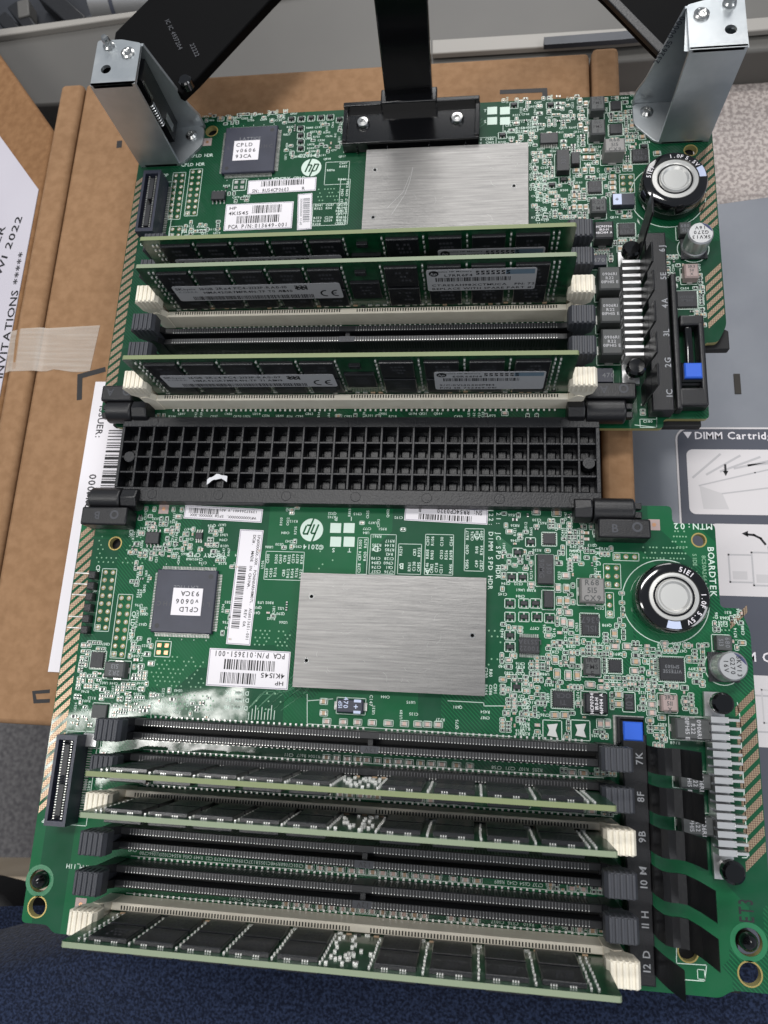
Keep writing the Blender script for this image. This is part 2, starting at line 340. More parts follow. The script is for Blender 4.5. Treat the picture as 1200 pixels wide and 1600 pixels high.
ax, ay = U(1167, 835, z); m.path([(ax, ay), (ax + 2.4, ay - .2), (ax + 4.6, ay - 1.4), (ax + 6, ay - 3.4)], .8, z + .05, 'ink'); m.poly([(ax + .4, ay + 1.3, z + .05), (ax - 1.8, ay + .3, z + .05), (ax + .4, ay - 1.0, z + .05)], 'ink')
ax, ay = U(1181, 1026, z); m.text('DIMM Cartridge', ax - 11.2, ay, z, 3.4, 'label_white', track=.14, cen=False)
p = panel(1108, 1052, 52, 1163)
m.frame(p[0] + 14, p[1] + 5, p[0] + 30, p[1] + 17, .6, z + .02, 'cover_line'); m.frame(p[0] + 17, p[1] + 8, p[0] + 34, p[1] + 19, .5, z + .03, 'cover_line2')
m.build('instruction_label', t, smooth=False, off=O)

# ---- cardboard box under the boards
Z = -12
t = thing('cardboard_box', (-20, 50, -100), 'brown corrugated cardboard box under the opened circuit boards', 'cardboard box')
O = (-20, 50, -100)
m = M(); m.box(-126.4, 79.4, -74.5, 183.5, -95, Z, 'cardboard'); m.build('lid', t, bevel=1.6, off=O)
m = M(); m.box(-137, -127.0, -75, 183, -95, Z + .9, 'cardboard'); m.build('side_fold', t, bevel=1.8, off=O)
m = M(); m.box(80.2, 90.2, -75, 184.6, -95, Z + .9, 'cardboard'); m.build('side_fold', t, bevel=1.8, off=O)
def mark(pts, wd):
    m = M(); P = [Vector(U(x, y, Z)) for x, y in pts]; L = []; R = []
    for i, p in enumerate(P):
        d = ((P[min(i + 1, len(P) - 1)] - P[i]).normalized() + (P[i] - P[max(i - 1, 0)]).normalized()).normalized() if 0 < i < len(P) - 1 else (P[min(i + 1, len(P) - 1)] - P[max(i - 1, 0)]).normalized()
        k = 1.35 if 0 < i < len(P) - 1 else 1; n = Vector((-d.y, d.x)) * wd / 2 * k; L.append(p + n); R.append(p - n)
    vs = [(q.x, q.y, Z + .07) for a in zip(L, R) for q in a]; m.add(vs, [(2 * i, 2 * i + 1, 2 * i + 3, 2 * i + 2) for i in range(len(P) - 1)], 'marker'); m.build('printed_mark', t, smooth=False, off=O)
mark([(124, 625), (125, 588), (165, 577)], 2.0); mark([(187, 220), (186, 231)], 2.2); mark([(781, 144), (851, 141), (852, 158)], 2.0); mark([(78, 1080), (53, 1082), (55, 1096), (78, 1095)], 1.2)
# the lower flap of the box on the left
m = M(); m.T = Matrix.Translation((-138.5, 0, -13)) @ Matrix.Rotation(math.radians(-14), 4, 'Y')
Fj = m.T.inverted()
def uf0(px, py):
    o = Fj @ Vector(CT); d = Fj.to_3x3() @ Vector(ray(px, py)); k = -o.z / d.z; p = o + k * d; return (p.x, p.y)
c1, c2 = uf0(84, 207), uf0(0, 88); dd = ((c2[0] - c1[0]), (c2[1] - c1[1])); k = (0 - c1[0]) / dd[0]
m.prism([(0, -75), (0, c1[1] + dd[1] * k), (c1[0] + dd[0] * 2.2, c1[1] + dd[1] * 2.2), (-180, -75)], -4, 0, 'cardboard_flap'); m.T = None
m.build('open_flap', t, bevel=1.5, off=O)
# letter sheet taped on the flap
FT = Matrix.Translation((-138.5, 0, -13)) @ Matrix.Rotation(math.radians(-14), 4, 'Y')
Fi = FT.inverted()
def UF(px, py, h=.25):
    "meet the flap plane"
    o = Fi @ Vector(CT); d = Fi.to_3x3() @ Vector(ray(px, py)); k = (h - o.z) / d.z; p = o + k * d; return p.x, p.y
m = M(); m.T = FT
pts = [UF(64, 295), UF(-5, 206), (-120, UF(-5, 206)[1] + 95), (-160, 20), UF(-30, 900), (-1.2, UF(0, 640)[1]), (-1.2, UF(40, 420)[1])]
pts[0] = (-1.2, pts[0][1]); m.prism(pts[::-1], .05, .3, 'paper')
def ftext(s, p0, p1, h, sx=.95):
    a, b = UF(*p0), UF(*p1); ang = math.degrees(math.atan2(b[1] - a[1], b[0] - a[0])); m.text(s, a[0], a[1], .36, h, 'ink', ang, cen=False, sx=sx, track=.14, shear=.15)
def fit(s, p0, p1, h):
    a, b = UF(*p0), UF(*p1); W = sum((.5 if c == ' ' else glyph(c)[2] + .14) for c in s); ftext(s, p0, p1, h, math.dist(a, b) / W / h)
fit('PAPER', (-22, 425), (5, 352), 3.9)
fit('MAILING NWI 2022', (-52, 560), (31, 337), 3.9)
fit('INVITATIONS *****', (-2, 592), (35, 393), 3.9)
m.T = None; o = m.build('printed_letter', smooth=False, off=(-150, 0, -20)); tag(o, 'white printed letter with slanted black capitals at the left edge', 'letter')
# tape over the fold
m = M(); n = 14; P = []
for i in range(n + 1):
    u = i / n; a = U(12 + u * 142, 514 - u * 8, Z + 1.3); b = U(4 + u * 134, 580 - u * 4 + (3 * math.sin(u * 9) if u > .5 else 0), Z + 1.3)
    for q in (a, b):
        x = q[0]; zz = Z + 1.1 if x > -137 else -13 + (x + 138.5) * math.tan(math.radians(14)) + .8
        if x > -125.5: zz = Z + .25
        P.append((q[0], q[1], zz))
m.add(P, [(2 * i, 2 * i + 1, 2 * i + 3, 2 * i + 2) for i in range(n)], 'tape')
m.add([(p[0], p[1], p[2] - .15) for p in P], [(2 * i, 2 * i + 2, 2 * i + 3, 2 * i + 1) for i in range(n)], 'tape')
tag(m.build('clear_tape', off=(-130, 60, -12)), 'strip of clear packing tape across the box fold and the letter', 'tape')
# shipping label under the boards
m = M(); q = [(150, 596), (215, 596), (215, 1052), (80, 1052)]
L0 = U(150, 597, Z); L1 = U(83, 1050, Z); q = [L0, (L0[0] + 60, L0[1]), (L0[0] + 60, L1[1]), (L1[0], L1[1])]
q[3] = (L0[0] - 1, L1[1]); m.prism(q[::-1], Z + .02, Z + .3, 'label_white')
zz = Z + .34; a = U(166, 672, zz); b2 = U(192, 672, zz)
m.bars(a[0] + 1, U(170, 772, zz)[1] - 4, a[0] + 26, U(170, 672, zz)[1], zz, 'ink', pitch=1.1, vert=False)
m.bars(a[0] - 2, U(170, 790, zz)[1] - 40, a[0] + 16, U(170, 790, zz)[1] - 6, zz, 'ink', pitch=1.1, vert=False)
x, y = U(153, 690, zz); m.text('ISSUER:', x, y + 7.5, zz, 2.6, 'ink', -90, cen=True)
x, y = U(141, 765, zz); m.text('00014107', x + .3, y - 2, zz, 2.8, 'ink', -90, cen=True)
x, y = U(100, 960, zz)
tag(m.build('shipping_label', smooth=False, off=(-100, 0, Z)), 'white shipping label with black bars sticking out under the left hinge', 'label')
# ---- bottom: blue fabric seat, beige pedestal, dark chair leg
n = 90; m = M(); vs = []; fs = []
for j in range(n + 1):
    for i in range(n + 1):
        x = -180 + 420 * i / n; ye = -150 + min(26, max(-14, (x + 112) * .30)); d = 160 * (j / n) ** 1.5; yy = ye - d
        zz = -62 - 34 * max(0, 1 - d / 14) ** 2 + 2.2 * math.sin(x * .045 + yy * .05) + random.uniform(-.3, .3)
        vs.append((x, yy, zz))
fs = [(j * (n + 1) + i, (j + 1) * (n + 1) + i, (j + 1) * (n + 1) + i + 1, j * (n + 1) + i + 1) for j in range(n) for i in range(n)]
m.add(vs, fs, 'fabric_blue')
vb = [(-180, -165, -130), (240, -125, -130), (240, -284, -130), (-180, -324, -130)]
m.add(vb, [(0, 1, 2, 3)], 'fabric_blue')
tag(m.build('blue_seat_cushion', off=(30, -200, -100)), 'dark blue speckled fabric seat cushion under the front edge of the lower board', 'cushion')
m = M(); px_prism(m, [(-200, 1368), (120, 1372), (200, 1380), (200, 1600), (-200, 1600)], -260, 60, 'beige')
tag(m.build('beige_pedestal', bevel=2, off=(-150, -250, -300)), 'beige pedestal top showing left of the lower board corner', 'pedestal')
m = M(); px_prism(m, [(-60, 1385), (0, 1400), (22, 1425), (40, 1475), (-60, 1500)], -150, 30, 'dark_void')
tag(m.build('black_chair_leg', bevel=3, off=(-150, -200, -150)), 'black rounded chair part at the left edge above the blue cushion', 'chair part')

# ================================================================== boards
OCC = []          # occupied rectangles (mm)
def occ(x, y, wd, h, g=.4): OCC.append((x - wd / 2 - g, y - h / 2 - g, x + wd / 2 + g, y + h / 2 + g))
def free(x, y, wd, h, g=.15):
    a, b, c, d = x - wd / 2 - g, y - h / 2 - g, x + wd / 2 + g, y + h / 2 + g
    return not any(a < q[2] and c > q[0] and b < q[3] and d > q[1] for q in OCC)
ZS = .04
class Board:
    def __init__(s, empty, off, rot, mask):
        s.e = empty; s.off = off; s.rot = rot; s.m = M(); s.pas = M(); s.mask = mask
    def put(s, mm, name, **k): return mm.build(name, s.e, off=s.off, **k)
    def sub(s, mm, name, par, **k):
        return mm.build(name, par, off=s.off, **k)
    def silkbox(s, x, y, wd, h, g=.45, m='silk', lw=.22): s.m.frame(x - wd / 2 - g, y - h / 2 - g, x + wd / 2 + g, y + h / 2 + g, lw, ZS, m)
def outline_pts(pts, r=1.5):
    "round each corner a little"
    out = []; n = len(pts)
    for i in range(n):
        p0, p, p1 = (Vector(pts[i - 1]), Vector(pts[i]), Vector(pts[(i + 1) % n]))
        a = (p0 - p).normalized() * min(r, (p0 - p).length / 2.2); b = (p1 - p).normalized() * min(r, (p1 - p).length / 2.2)
        for k in range(5):
            u = k / 4; out.append(tuple((p + a) * (1 - u) ** 2 + p * 2 * u * (1 - u) + (p + b) * u ** 2))
    return out
UP = thing('upper_circuit_board', (15, 88, 0), 'upper green circuit board with standing memory modules, two metal brackets and black handle', 'circuit board', 'two hinged circuit boards')
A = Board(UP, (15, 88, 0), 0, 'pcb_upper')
LP = thing('lower_circuit_board', (15, -64, 0), 'lower green circuit board nearest the viewer with the large brushed metal plate', 'circuit board', 'two hinged circuit boards')
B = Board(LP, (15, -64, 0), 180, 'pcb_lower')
holesA = [(*U(331, 205), 2.0), (*U(1079, 235), 1.9)]
holesB = [(*U(180, 849), 1.9), (*U(1092, 844), 1.8), (*U(1075, 1487), 2.3), (*U(1170, 1472), 3.4), (*U(1172, 1522), 2.7), (*U(62, 1376), 3.1), (*U(58, 1417), 2.6)]
outA = [(-90.4, 151.8), (-90.4, 29.8), (-84.5, 29.8), (-84.5, 25.4), (96.8, 25.4), (96.8, 28.6), (110.6, 28.6), (110.6, 54.6), (114.8, 54.6), (117.7, 60.5), (117.7, 151.2)]
outB = [(-91.3, -129), (-83, -129), (-81, -131), (104, -131), (107, -129), (118, -129), (118, -36.5), (115.6, -30), (110.2, -30), (110.2, -5), (98, -5), (98, .4), (-84, .4), (-91.3, -6)]
for Bd, ou, ho in ((A, outA, holesA), (B, outB, holesB)):
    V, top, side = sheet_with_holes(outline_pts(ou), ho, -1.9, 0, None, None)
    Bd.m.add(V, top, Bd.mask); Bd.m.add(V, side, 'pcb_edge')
    Bd.m.prism([(x * .985 + .2, y * 1) for x, y in outline_pts(ou)], -3.2, -2.0, 'dark_void') if False else None
    for x, y, r in ho: Bd.m.ring(x, y, r + .05, r + (.45 if r < 3 else 1.3), ZS, 'gold' if r < 3 else 'trace'); occ(x, y, 2 * r + 2, 2 * r + 2)

def hatch(Bd, xa, xb, y0, y1, step=3.6, slope=1.1):
    y = y0
    while y > y1:
        w2 = step * .62; h = (xb - xa) * slope
        Bd.m.poly([(xa, y - w2, ZS), (xb, y - w2 + h, ZS), (xb, y + h, ZS), (xa, y, ZS)], 'hatch'); y -= step
hatch(A, -90.2, -86.2, 124, 36, 3.2, .9); hatch(B, -91.1, -86.2, -12, -100, 3.4, 1.0)
hatch(A, 111.8, 117.4, 124, 92, 3.3, 1.0); hatch(A, 112.2, 117.4, 78, 60, 3.3, 1.0); hatch(B, 112.6, 117.6, -34, -37, 3.4, 1.0); hatch(B, 112.4, 117.8, -58, -101, 4.0, 1.0)
for a in ((-88, 80, 6, 100), (-88.7, -57, 6, 100)): occ(*a)
for a in ((115, 105, 6, 60), (115, -80, 6, 60), (115, 66, 6, 30)): occ(*a)

# ---- generic parts
def chipbox(Bd, name, r, zt, mt, c=.15, txt=None, th=None, trot=None, tm='chip_print', box=True, leads=None, par=None, z0=.1, gap=None, label=None):
    x, y, wd, h = RC(*r, zt) if len(r) == 4 and r[2] > r[0] + 5 and r[3] > 20 else r
    m = M(); m.cb(x, y, wd, h, z0, zt, mt, c)
    if leads: leads(m, x, y, wd, h)
    if txt:
        L = txt.split('|'); n = len(L); th = th or h / (n + 1.2); rt = trot or 0; rr = math.radians(rt); ux, uy = -math.sin(rr), math.cos(rr)
        for i, l in enumerate(L):
            k = ((n - 1) / 2 - i) * th * (gap or 1.35); m.text(l, x + ux * k, y + uy * k, zt + .03, th, tm, rt)
    o = Bd.put(m, name); 
    if label: o['label'] = label
    if box: Bd.silkbox(x, y, wd, h)
    occ(x, y, wd, h, .6)
    return o, x, y, wd, h
def pins(mm, x0, x1, y, dy, n, z=.05, wd=.22, m='tin', zb=.7):
    for i in range(n):
        x = x0 + (x1 - x0) * i / (n - 1); mm.box(x - wd / 2, x + wd / 2, min(y, y + dy), max(y, y + dy), z, z + .15, m); e = .25 if dy > 0 else -.25
        mm.box(x - wd / 2, x + wd / 2, min(y, y + e), max(y, y + e), z, zb, m)
def pinsY(mm, y0, y1, x, dx, n, z=.05, wd=.22, m='tin', zb=.7):
    for i in range(n):
        y = y0 + (y1 - y0) * i / (n - 1); mm.box(min(x, x + dx), max(x, x + dx), y - wd / 2, y + wd / 2, z, z + .15, m); e = .25 if dx > 0 else -.25
        mm.box(min(x, x + e), max(x, x + e), y - wd / 2, y + wd / 2, z, zb, m)
def smd(mm, Bd, x, y, l, wd, kind, vert=False, silk=True, h=None):
    "two-terminal part: terminals, body, outline"
    if vert: ex, ey = wd / 2, l / 2
    else: ex, ey = l / 2, wd / 2
    h = h or (wd * .55 if kind != 'res' else .35); t = l * .24
    body = {'cap': 'cap_tan', 'pink': 'cap_pink', 'res': 'chip_black'}[kind]
    if vert:
        mm.box(x - ex, x + ex, y - ey, y - ey + t, .06, h + .03, 'tin'); mm.box(x - ex, x + ex, y + ey - t, y + ey, .06, h + .03, 'tin')
        mm.box(x - ex * .95, x + ex * .95, y - ey + t, y + ey - t, .06, h, body)
    else:
        mm.box(x - ex, x - ex + t, y - ey, y + ey, .06, h + .03, 'tin'); mm.box(x + ex - t, x + ex, y - ey, y + ey, .06, h + .03, 'tin')
        mm.box(x - ex + t, x + ex - t, y - ey * .95, y + ey * .95, .06, h, body)
    if silk: Bd.silkbox(x, y, 2 * ex, 2 * ey, .28, lw=.2)
def capP(Bd, px, py, l=2.0, wd=1.25, kind='cap', vert=False, silk=True):
    x, y = U(px, py)
    if not free(x, y, (wd if vert else l) - .3, (l if vert else wd) - .3, 0): return
    m = M(); smd(m, Bd, x, y, l, wd, kind, vert, silk); Bd.put(m, 'ceramic_capacitor'); occ(x, y, wd if vert else l, l if vert else wd, .3)
def qfn(Bd, r, zt=.9, n=8, txt=None, name='chip', tm='chip_print_dim', trot=0, th=None, label=None):
    def ld(m, x, y, wd, h):
        k = max(4, int(wd / .5)); k2 = max(4, int(h / .5))
        for i in range(k):
            a = x - wd / 2 + wd * (i + .5) / k; m.box(a - .12, a + .12, y - h / 2 - .3, y + h / 2 + .3, .05, .12, 'tin')
        for i in range(k2):
            a = y - h / 2 + h * (i + .5) / k2; m.box(x - wd / 2 - .3, x + wd / 2 + .3, a - .12, a + .12, .051, .121, 'tin')
    return chipbox(Bd, name, r, zt, 'chip_black', txt=txt, leads=ld, tm=tm, trot=trot, th=th, label=label)
def sot(Bd, x, y, rot=0, s=1.0):
    m = M(); m.cb(x, y, 2.6 * s, 1.5 * s, .15, 1.0, 'chip_black', .15)
    for dx in (-.8, .8): m.cb(x + dx * s, y - 1.05 * s, .45, .7, .05, .2, 'tin')
    m.cb(x, y + 1.05 * s, .45, .7, .05, .2, 'tin'); Bd.put(m, 'transistor'); occ(x, y, 3 * s, 2.6 * s); Bd.silkbox(x, y, 3.0 * s, 2.7 * s, .25)
def soic(Bd, r, n, txt=None, zt=1.5, trot=0):
    def ld(m, x, y, wd, h):
        pins(m, x - wd / 2 + .4, x + wd / 2 - .4, y - h / 2, -1.1, n, wd=.38 if n < 6 else .3); pins(m, x - wd / 2 + .4, x + wd / 2 - .4, y + h / 2, 1.1, n, wd=.38 if n < 6 else .3)
    return chipbox(Bd, 'chip', r, zt, 'chip_black', txt=txt, leads=ld, box=False, tm='chip_print_dim', trot=trot)
def inductor(Bd, r, zt, mt='inductor_grey', txt=None, trot=0, tm='chip_print', th=None, name='inductor', z0=.3, label=None):
    def ld(m, x, y, wd, h):
        m.cb(x, y, wd * .4, h + 1.0, .05, .5, 'tin'); m.cb(x, y, wd + .6, h * .35, .05, .4, 'tin')
    return chipbox(Bd, name, r, zt, mt, c=.45, txt=txt, leads=ld, trot=trot, tm=tm, th=th, label=label, z0=z0)
def padgrid(Bd, px0, py0, px1, py1, nx, ny, frame=True, r=.62):
    cx, cy = U((px0 + px1) / 2, (py0 + py1) / 2); x0, x1 = cx - 1.27 * (nx - 1), cx + 1.27 * (nx - 1); y0, y1 = cy - 1.27 * (ny - 1), cy + 1.27 * (ny - 1)
    for i in range(nx):
        for j in range(ny):
            x = x0 + (x1 - x0) * (i / (nx - 1) if nx > 1 else .5); y = y0 + (y1 - y0) * (j / (ny - 1) if ny > 1 else .5)
            Bd.m.lathe(x, y, [(r, .02), (r * .85, .18), (r * .4, .3)], 'tin', 12); Bd.m.ring(x, y, r, r + .12, ZS, 'gold', 12)
    if frame: Bd.m.frame(x0 - 1.2, y0 - 1.2, x1 + 1.2, y1 + 1.2, .18, ZS, 'silk'); Bd.m.frame(x0 - .8 if Bd.rot == 0 else x0 - .8, y0 - .8, x0 + .8, y0 + .8, .14, ZS + .01, 'silk')
    occ((x0 + x1) / 2, (y0 + y1) / 2, x1 - x0 + 2.4, y1 - y0 + 2.4)
def T(Bd, s, px, py, h=1.35, rot=0, m='silk', mono=.82, sx=1):
    x, y = U(px, py); Bd.m.text(s, x, y, ZS + .015, h, m, rot, mono=mono, sx=sx)
def sticker(Bd, quad, name, draw, label=None, z=.05, mt='label_white'):
    "a paper label; quad gives its picture corners TL TR BR BL in reading as seen"
    P = [U(*q) for q in quad]; cx = sum(p[0] for p in P) / 4; cy = sum(p[1] for p in P) / 4
    wd = (math.dist(P[0], P[1]) + math.dist(P[3], P[2])) / 2; h = (math.dist(P[0], P[3]) + math.dist(P[1], P[2])) / 2
    ang = math.atan2(P[1][1] - P[0][1], P[1][0] - P[0][0])
    m = M(); m.T = Matrix.Translation((cx, cy, 0)) @ Matrix.Rotation(ang, 4, 'Z')
    m.box(-wd / 2, wd / 2, -h / 2, h / 2, z, z + .12, mt); m.frame(-wd / 2 + .3, -h / 2 + .3, wd / 2 - .3, h / 2 - .3, .12, z + .14, 'ink_blue')
    draw(m, wd, h, z + .15); m.T = None; o = Bd.put(m, name, smooth=False)
    if label: o['label'] = label
    occ(cx, cy, wd, h, .3)
    return o
def logo(Bd, px, py, r, rot):
    x, y = U(px, py); m = Bd.m; z = ZS + .02
    m.add([(x + r * math.cos(a * math.pi / 20), y + r * math.sin(a * math.pi / 20), z) for a in range(40)], [tuple(range(40))], 'silk')
    c = math.cos(math.radians(rot)); z += .02; k = 1 if rot == 0 else -1; dk = Bd.mask
    f = lambda u, v: (x + k * u * r, y + k * v * r)
    sl = .34                                                     # slanted h and p strokes cut through the disc
    def st(u0, v0, u1, v1, wd=.15): m.line(f(u0 + v0 * sl, v0), f(u1 + v1 * sl, v1), wd * r, z, dk)
    st(-.42, .98, -.42, -.42); st(-.42, .30, -.15, .30); st(-.05, .22, -.05, -.42)
    st(.22, .36, .22, -.98); st(.22, .36, .52, .36); st(.60, .28, .60, -.30); st(.22, -.40, .50, -.40)
    occ(x, y, 2 * r, 2 * r)

# ================================================================== DIMM sockets
KEY = 3.9
def socket(Bd, x0, y, white, key, latchA='closed'):
    body = 'socket_white' if white else 'socket_black'; slot = 'slot_dark' if white else 'tin'
    m = M(); HL = 67.0
    m.box(x0 - HL, x0 + HL, y - 2.95, y - .9, .5, 8.0, body, .2); m.box(x0 - HL, x0 + HL, y + .9, y + 2.95, .5, 8.0, body, .2)
    m.box(x0 - HL, x0 + HL, y - .95, y + .95, .5, 3.0, 'groove' if not white else body)
    kx = x0 + key; m.box(kx - .7, kx + .7, y - .95, y + .95, 3, 7.0, body)
    if not white:
        m.box(kx - 2.6, kx + 2.6, y - 2.9, y - .96, 7.9, 8.13, 'latch_grey'); m.text('1.2V', kx, y - 1.95, 8.15, 1.3, 'socket_black', 180 if Bd is B else 0)
    n = 151
    for i in range(n):
        x = x0 - 63.9 + i * .85
        if abs(x - kx) < 2.4: continue
        for sy in (-1, 1):
            if white:
                a, b = sorted((y + sy * 1.2, y + sy * 2.3)); m.rect(x - .2, a, x + .2, b, 8.012, slot)
                if i % 2 == 0: m.box(x - .28, x + .28, *sorted((y + sy * 3.1, y + sy * 3.75)), .1, .6, 'solder')
            else:
                a, b = sorted((y + sy * .95, y + sy * 2.75)); m.rect(x - .26, a, x + .26, b, 8.012, 'groove'); m.rect(x - .12, a + .1, x + .12, b - .1, 8.03, 'contact')
                m.rect(x - .13, y - sy * .0 + (sy * 2.45 if sy < 0 else 1.2) - .1, x + .13, y + (sy * 2.45 if sy < 0 else 1.2) + .15, 8.045, 'solder')
                e, f = sorted((y + sy * 2.9, y + sy * 2.97)); m.box(x - .17, x + .17, e, f, 3.0, 7.4, 'groove')
                if i % 2 == 0: m.box(x - .28, x + .28, *sorted((y + sy * 3.1, y + sy * 3.7)), .1, .5, 'solder')
    for sx in (-1, 1):       # end towers, a slot between two cheeks
        for sy in (-1, 1):
            ya, yb = sorted((y + sy * 1.0, y + sy * 3.15))
            m.prism([(x0 + sx * a, b) for a, b in ((66.9, .5), (71.2, .5), (71.2, 10.3), (69.2, 11.0), (66.9, 8.0))], ya, yb, body, 'y')
        m.box(*sorted((x0 + sx * 66.9, x0 + sx * 71.6)), y - 1, y + 1, .5, 4, body)
    so = Bd.put(m, 'memory_socket'); occ(x0, y, 152, 5.6)
    so['label'] = 'ivory memory socket' if white else 'black memory socket'
    lm = 'socket_white' if white else 'latch_grey'
    for sx in (-1, 1):
        l = M()
        l.prism([(x0 + sx * a, b) for a, b in ((68.4, 4), (71.6, 4), (71.8, 10.5), (73.6, 12.2), (74.2, 17.2), (73.4, 18.3), (66.9, 18.3), (66.1, 17.2), (66.1, 13.6), (68.2, 11.8))], y - 2.95, y + 2.95, lm, 'y')
        for k in range(5): xx = x0 + sx * (67.2 + k * 1.47); l.box(xx - .38, xx + .38, y - 2.8, y + 2.8, 18.3, 18.75, lm, .15)
        for k in range(5):
            xx = x0 + sx * (67.2 + k * 1.47)
            for sy in (-1, 1): l.box(xx - .3, xx + .3, *sorted((y + sy * 2.95, y + sy * 3.15)), 13.8, 18.0, lm)
        Bd.sub(l, 'latch', so, bevel=.25)
    return so
YA = {'1C': 34.9, '2G': 45.1, '3L': 55.3, '4A': 65.6, '5E': 75.3, '6J': 85.2}
YB = {'7K': -72.5, '8F': -82.4, '9B': -92.4, '10M': -102.4, '11H': -112.4, '12D': -122.1}
for k, y in YA.items(): socket(A, 0, y, k in ('1C', '4A'), -KEY)
for k, y in YB.items(): socket(B, 6.5, y, k in ('9B', '12D'), KEY)

# ================================================================== memory modules
PLACE = [(5.9, 1), (17.9, 1), (29.9, 1), (41.9, 1), (53.9, 1), (65.2, 0), (77.3, 1), (90.3, 1), (103.3, 1), (116.2, 1)]
def module(x0, y, face, edge, lab, left=None, right=None, group='memory modules standing in the sockets'):
    E_ = thing('memory_module', (x0, y, 3), lab, 'memory module', group); O = (x0, y, 3); X = x0 - 66.67
    m = M(); yb = .65
    pts = [(0, 3.2), (133.35, 3.2), (133.35, 12.5), (132.6, 13), (133.35, 13.5), (133.35, 33.2), (132.9, 33.7), (.5, 33.7), (0, 33.2), (0, 13.5), (.75, 13), (0, 12.5)]
    n = len(pts); vs = [(X + a, y - yb, b) for a, b in pts] + [(X + a, y + yb, b) for a, b in pts]
    m.add(vs, [tuple(range(n)), tuple(range(2 * n - 1, n - 1, -1))], 'module_green'); m.add(vs, [(i, (i + 1) % n, n + (i + 1) % n, n + i) for i in range(n)], edge)
    Yf = y + face * yb; rnd = random.Random(int(y * 10))
    def bead(xa, za, s, hgt=.3, mt='solder'): m.box(xa - s / 2, xa + s / 2, *sorted((Yf, Yf + face * hgt)), za - s / 2, za + s / 2, mt)
    cols = [3.4, 4.8, 16.6, 28.6, 40.6, 52.6, 64.4, 76.2, 88.8, 101.8, 114.8, 127.2, 128.8]
    pm = M()
    for cx in cols:
        for k in range(9):
            z = 11 + k * 2.5; s = .5; xx = X + cx + rnd.uniform(-.1, .1)
            pm.box(xx - s / 2, xx + s / 2, *sorted((Yf, Yf + face * .4)), z - .38, z + .38, 'solder' if face > 0 or k > 4 else 'tin')
    for k in range(26):
        xx = X + rnd.uniform(65.5, 75.5); z = rnd.uniform(10, 31); 
        if face > 0: pm.box(xx - .4, xx + .4, *sorted((Yf, Yf + face * .5)), z - .35, z + .35, 'solder')
    for k in range(52):
        xx = X + 4 + k * 2.45; z = rnd.choice((9.3, 9.3, 8.8)); pm.box(xx - .7, xx + .7, *sorted((Yf, Yf + face * .35)), z - .25, z + .25, rnd.choice(('cap_tan', 'tin', 'chip_black')))
    # the inscription strip at the right end
    m.build('module_board', E_, off=O)
    tag(pm.build('tiny_component', E_, off=O, rec=False), kind='stuff')
    def chip(cx, zc, wd, hh, f, nm='memory_chip'):
        c = M(); ya, yb_ = sorted((y + f * (yb + .1), y + f * (yb + 1.15)))
        c.T = Matrix(((1, 0, 0, X + cx + wd / 2), (0, 0, f, y), (0, 1 if f < 0 else 1, 0, zc), (0, 0, 0, 1))) if False else None
        # chamfered slab standing on the module face
        b = .18; x0_, x1_, z0_, z1_ = X + cx, X + cx + wd, zc - hh / 2, zc + hh / 2; yo, yi = y + f * (yb + 1.15), y + f * (yb + .05); ym = y + f * (yb + 1.15 - b)
        V = [(x0_, yi, z0_), (x1_, yi, z0_), (x1_, yi, z1_), (x0_, yi, z1_), (x0_, ym, z0_), (x1_, ym, z0_), (x1_, ym, z1_), (x0_, ym, z1_), (x0_ + b, yo, z0_ + b), (x1_ - b, yo, z0_ + b), (x1_ - b, yo, z1_ - b), (x0_ + b, yo, z1_ - b)]
        c.add(V, [(0, 1, 2, 3)] + [(i, (i + 1) % 4, 4 + (i + 1) % 4, 4 + i) for i in range(4)] + [(4 + i, 4 + (i + 1) % 4, 8 + (i + 1) % 4, 8 + i) for i in range(4)] + [(8, 9, 10, 11)], 'memory_black')
        if f == face:
            for k in range(3):
                zz = zc + (1 - k) * hh * .2; xa = x0_ + wd * .32 + k * .3
                for q in range(4):
                    if rnd.random() < .8: c.add([(xa + q * wd * .11, yo + f * .02, zz), (xa + q * wd * .11 + wd * .07, yo + f * .02, zz), (xa + q * wd * .11 + wd * .07, yo + f * .02, zz + hh * .1), (xa + q * wd * .11, yo + f * .02, zz + hh * .1)], [(0, 1, 2, 3)], 'chip_print_dim')
            for q in (.18, .24, .30, .62, .68, .74) if face > 0 else ():     # solder balls showing at the lower rim of the package
                c.box(x0_ + wd * q, x0_ + wd * q + .3, *sorted((yi, y + f * (yb + .45))), z1_ - .02, z1_ + .28, 'solder')
        c.build(nm, E_, off=O)
    for cx, k in PLACE:
        if k: chip(cx, 26.6, 9.9, 9.8, face); chip(cx, 15.6, 9.9, 9.8, face); chip(cx, 26.6, 9.9, 9.8, -face)
        elif face < 0: chip(cx + .6, 19.5, 9.2, 9.0, face, 'register_chip'); chip(cx + 3, 28.8, 3.4, 2.0, face, 'power_chip')
    def stick(xa, xb, za, zb, draw, nm):
        s = M(); yo = y + face * (yb + 1.22); s.T = Matrix(((1, 0, 0, x0 + (xa + xb) / 2), (0, 0, -1, yo), (0, 1, 0, (za + zb) / 2), (0, 0, 0, 1)))
        wd, h = xb - xa, zb - za; s.prism(rrect(-wd / 2, -h / 2, wd / 2, h / 2, .8, 3), 0, .1, 'label_grey'); draw(s, wd, h, .12); s.T = None
        s.build(nm, E_, smooth=False, off=O)
    if left: stick(-58.6, -4.0, 16.2, 24.9, left, 'maker_sticker')
    if right: stick(*right[0], right[1], 'part_sticker')
    return E_
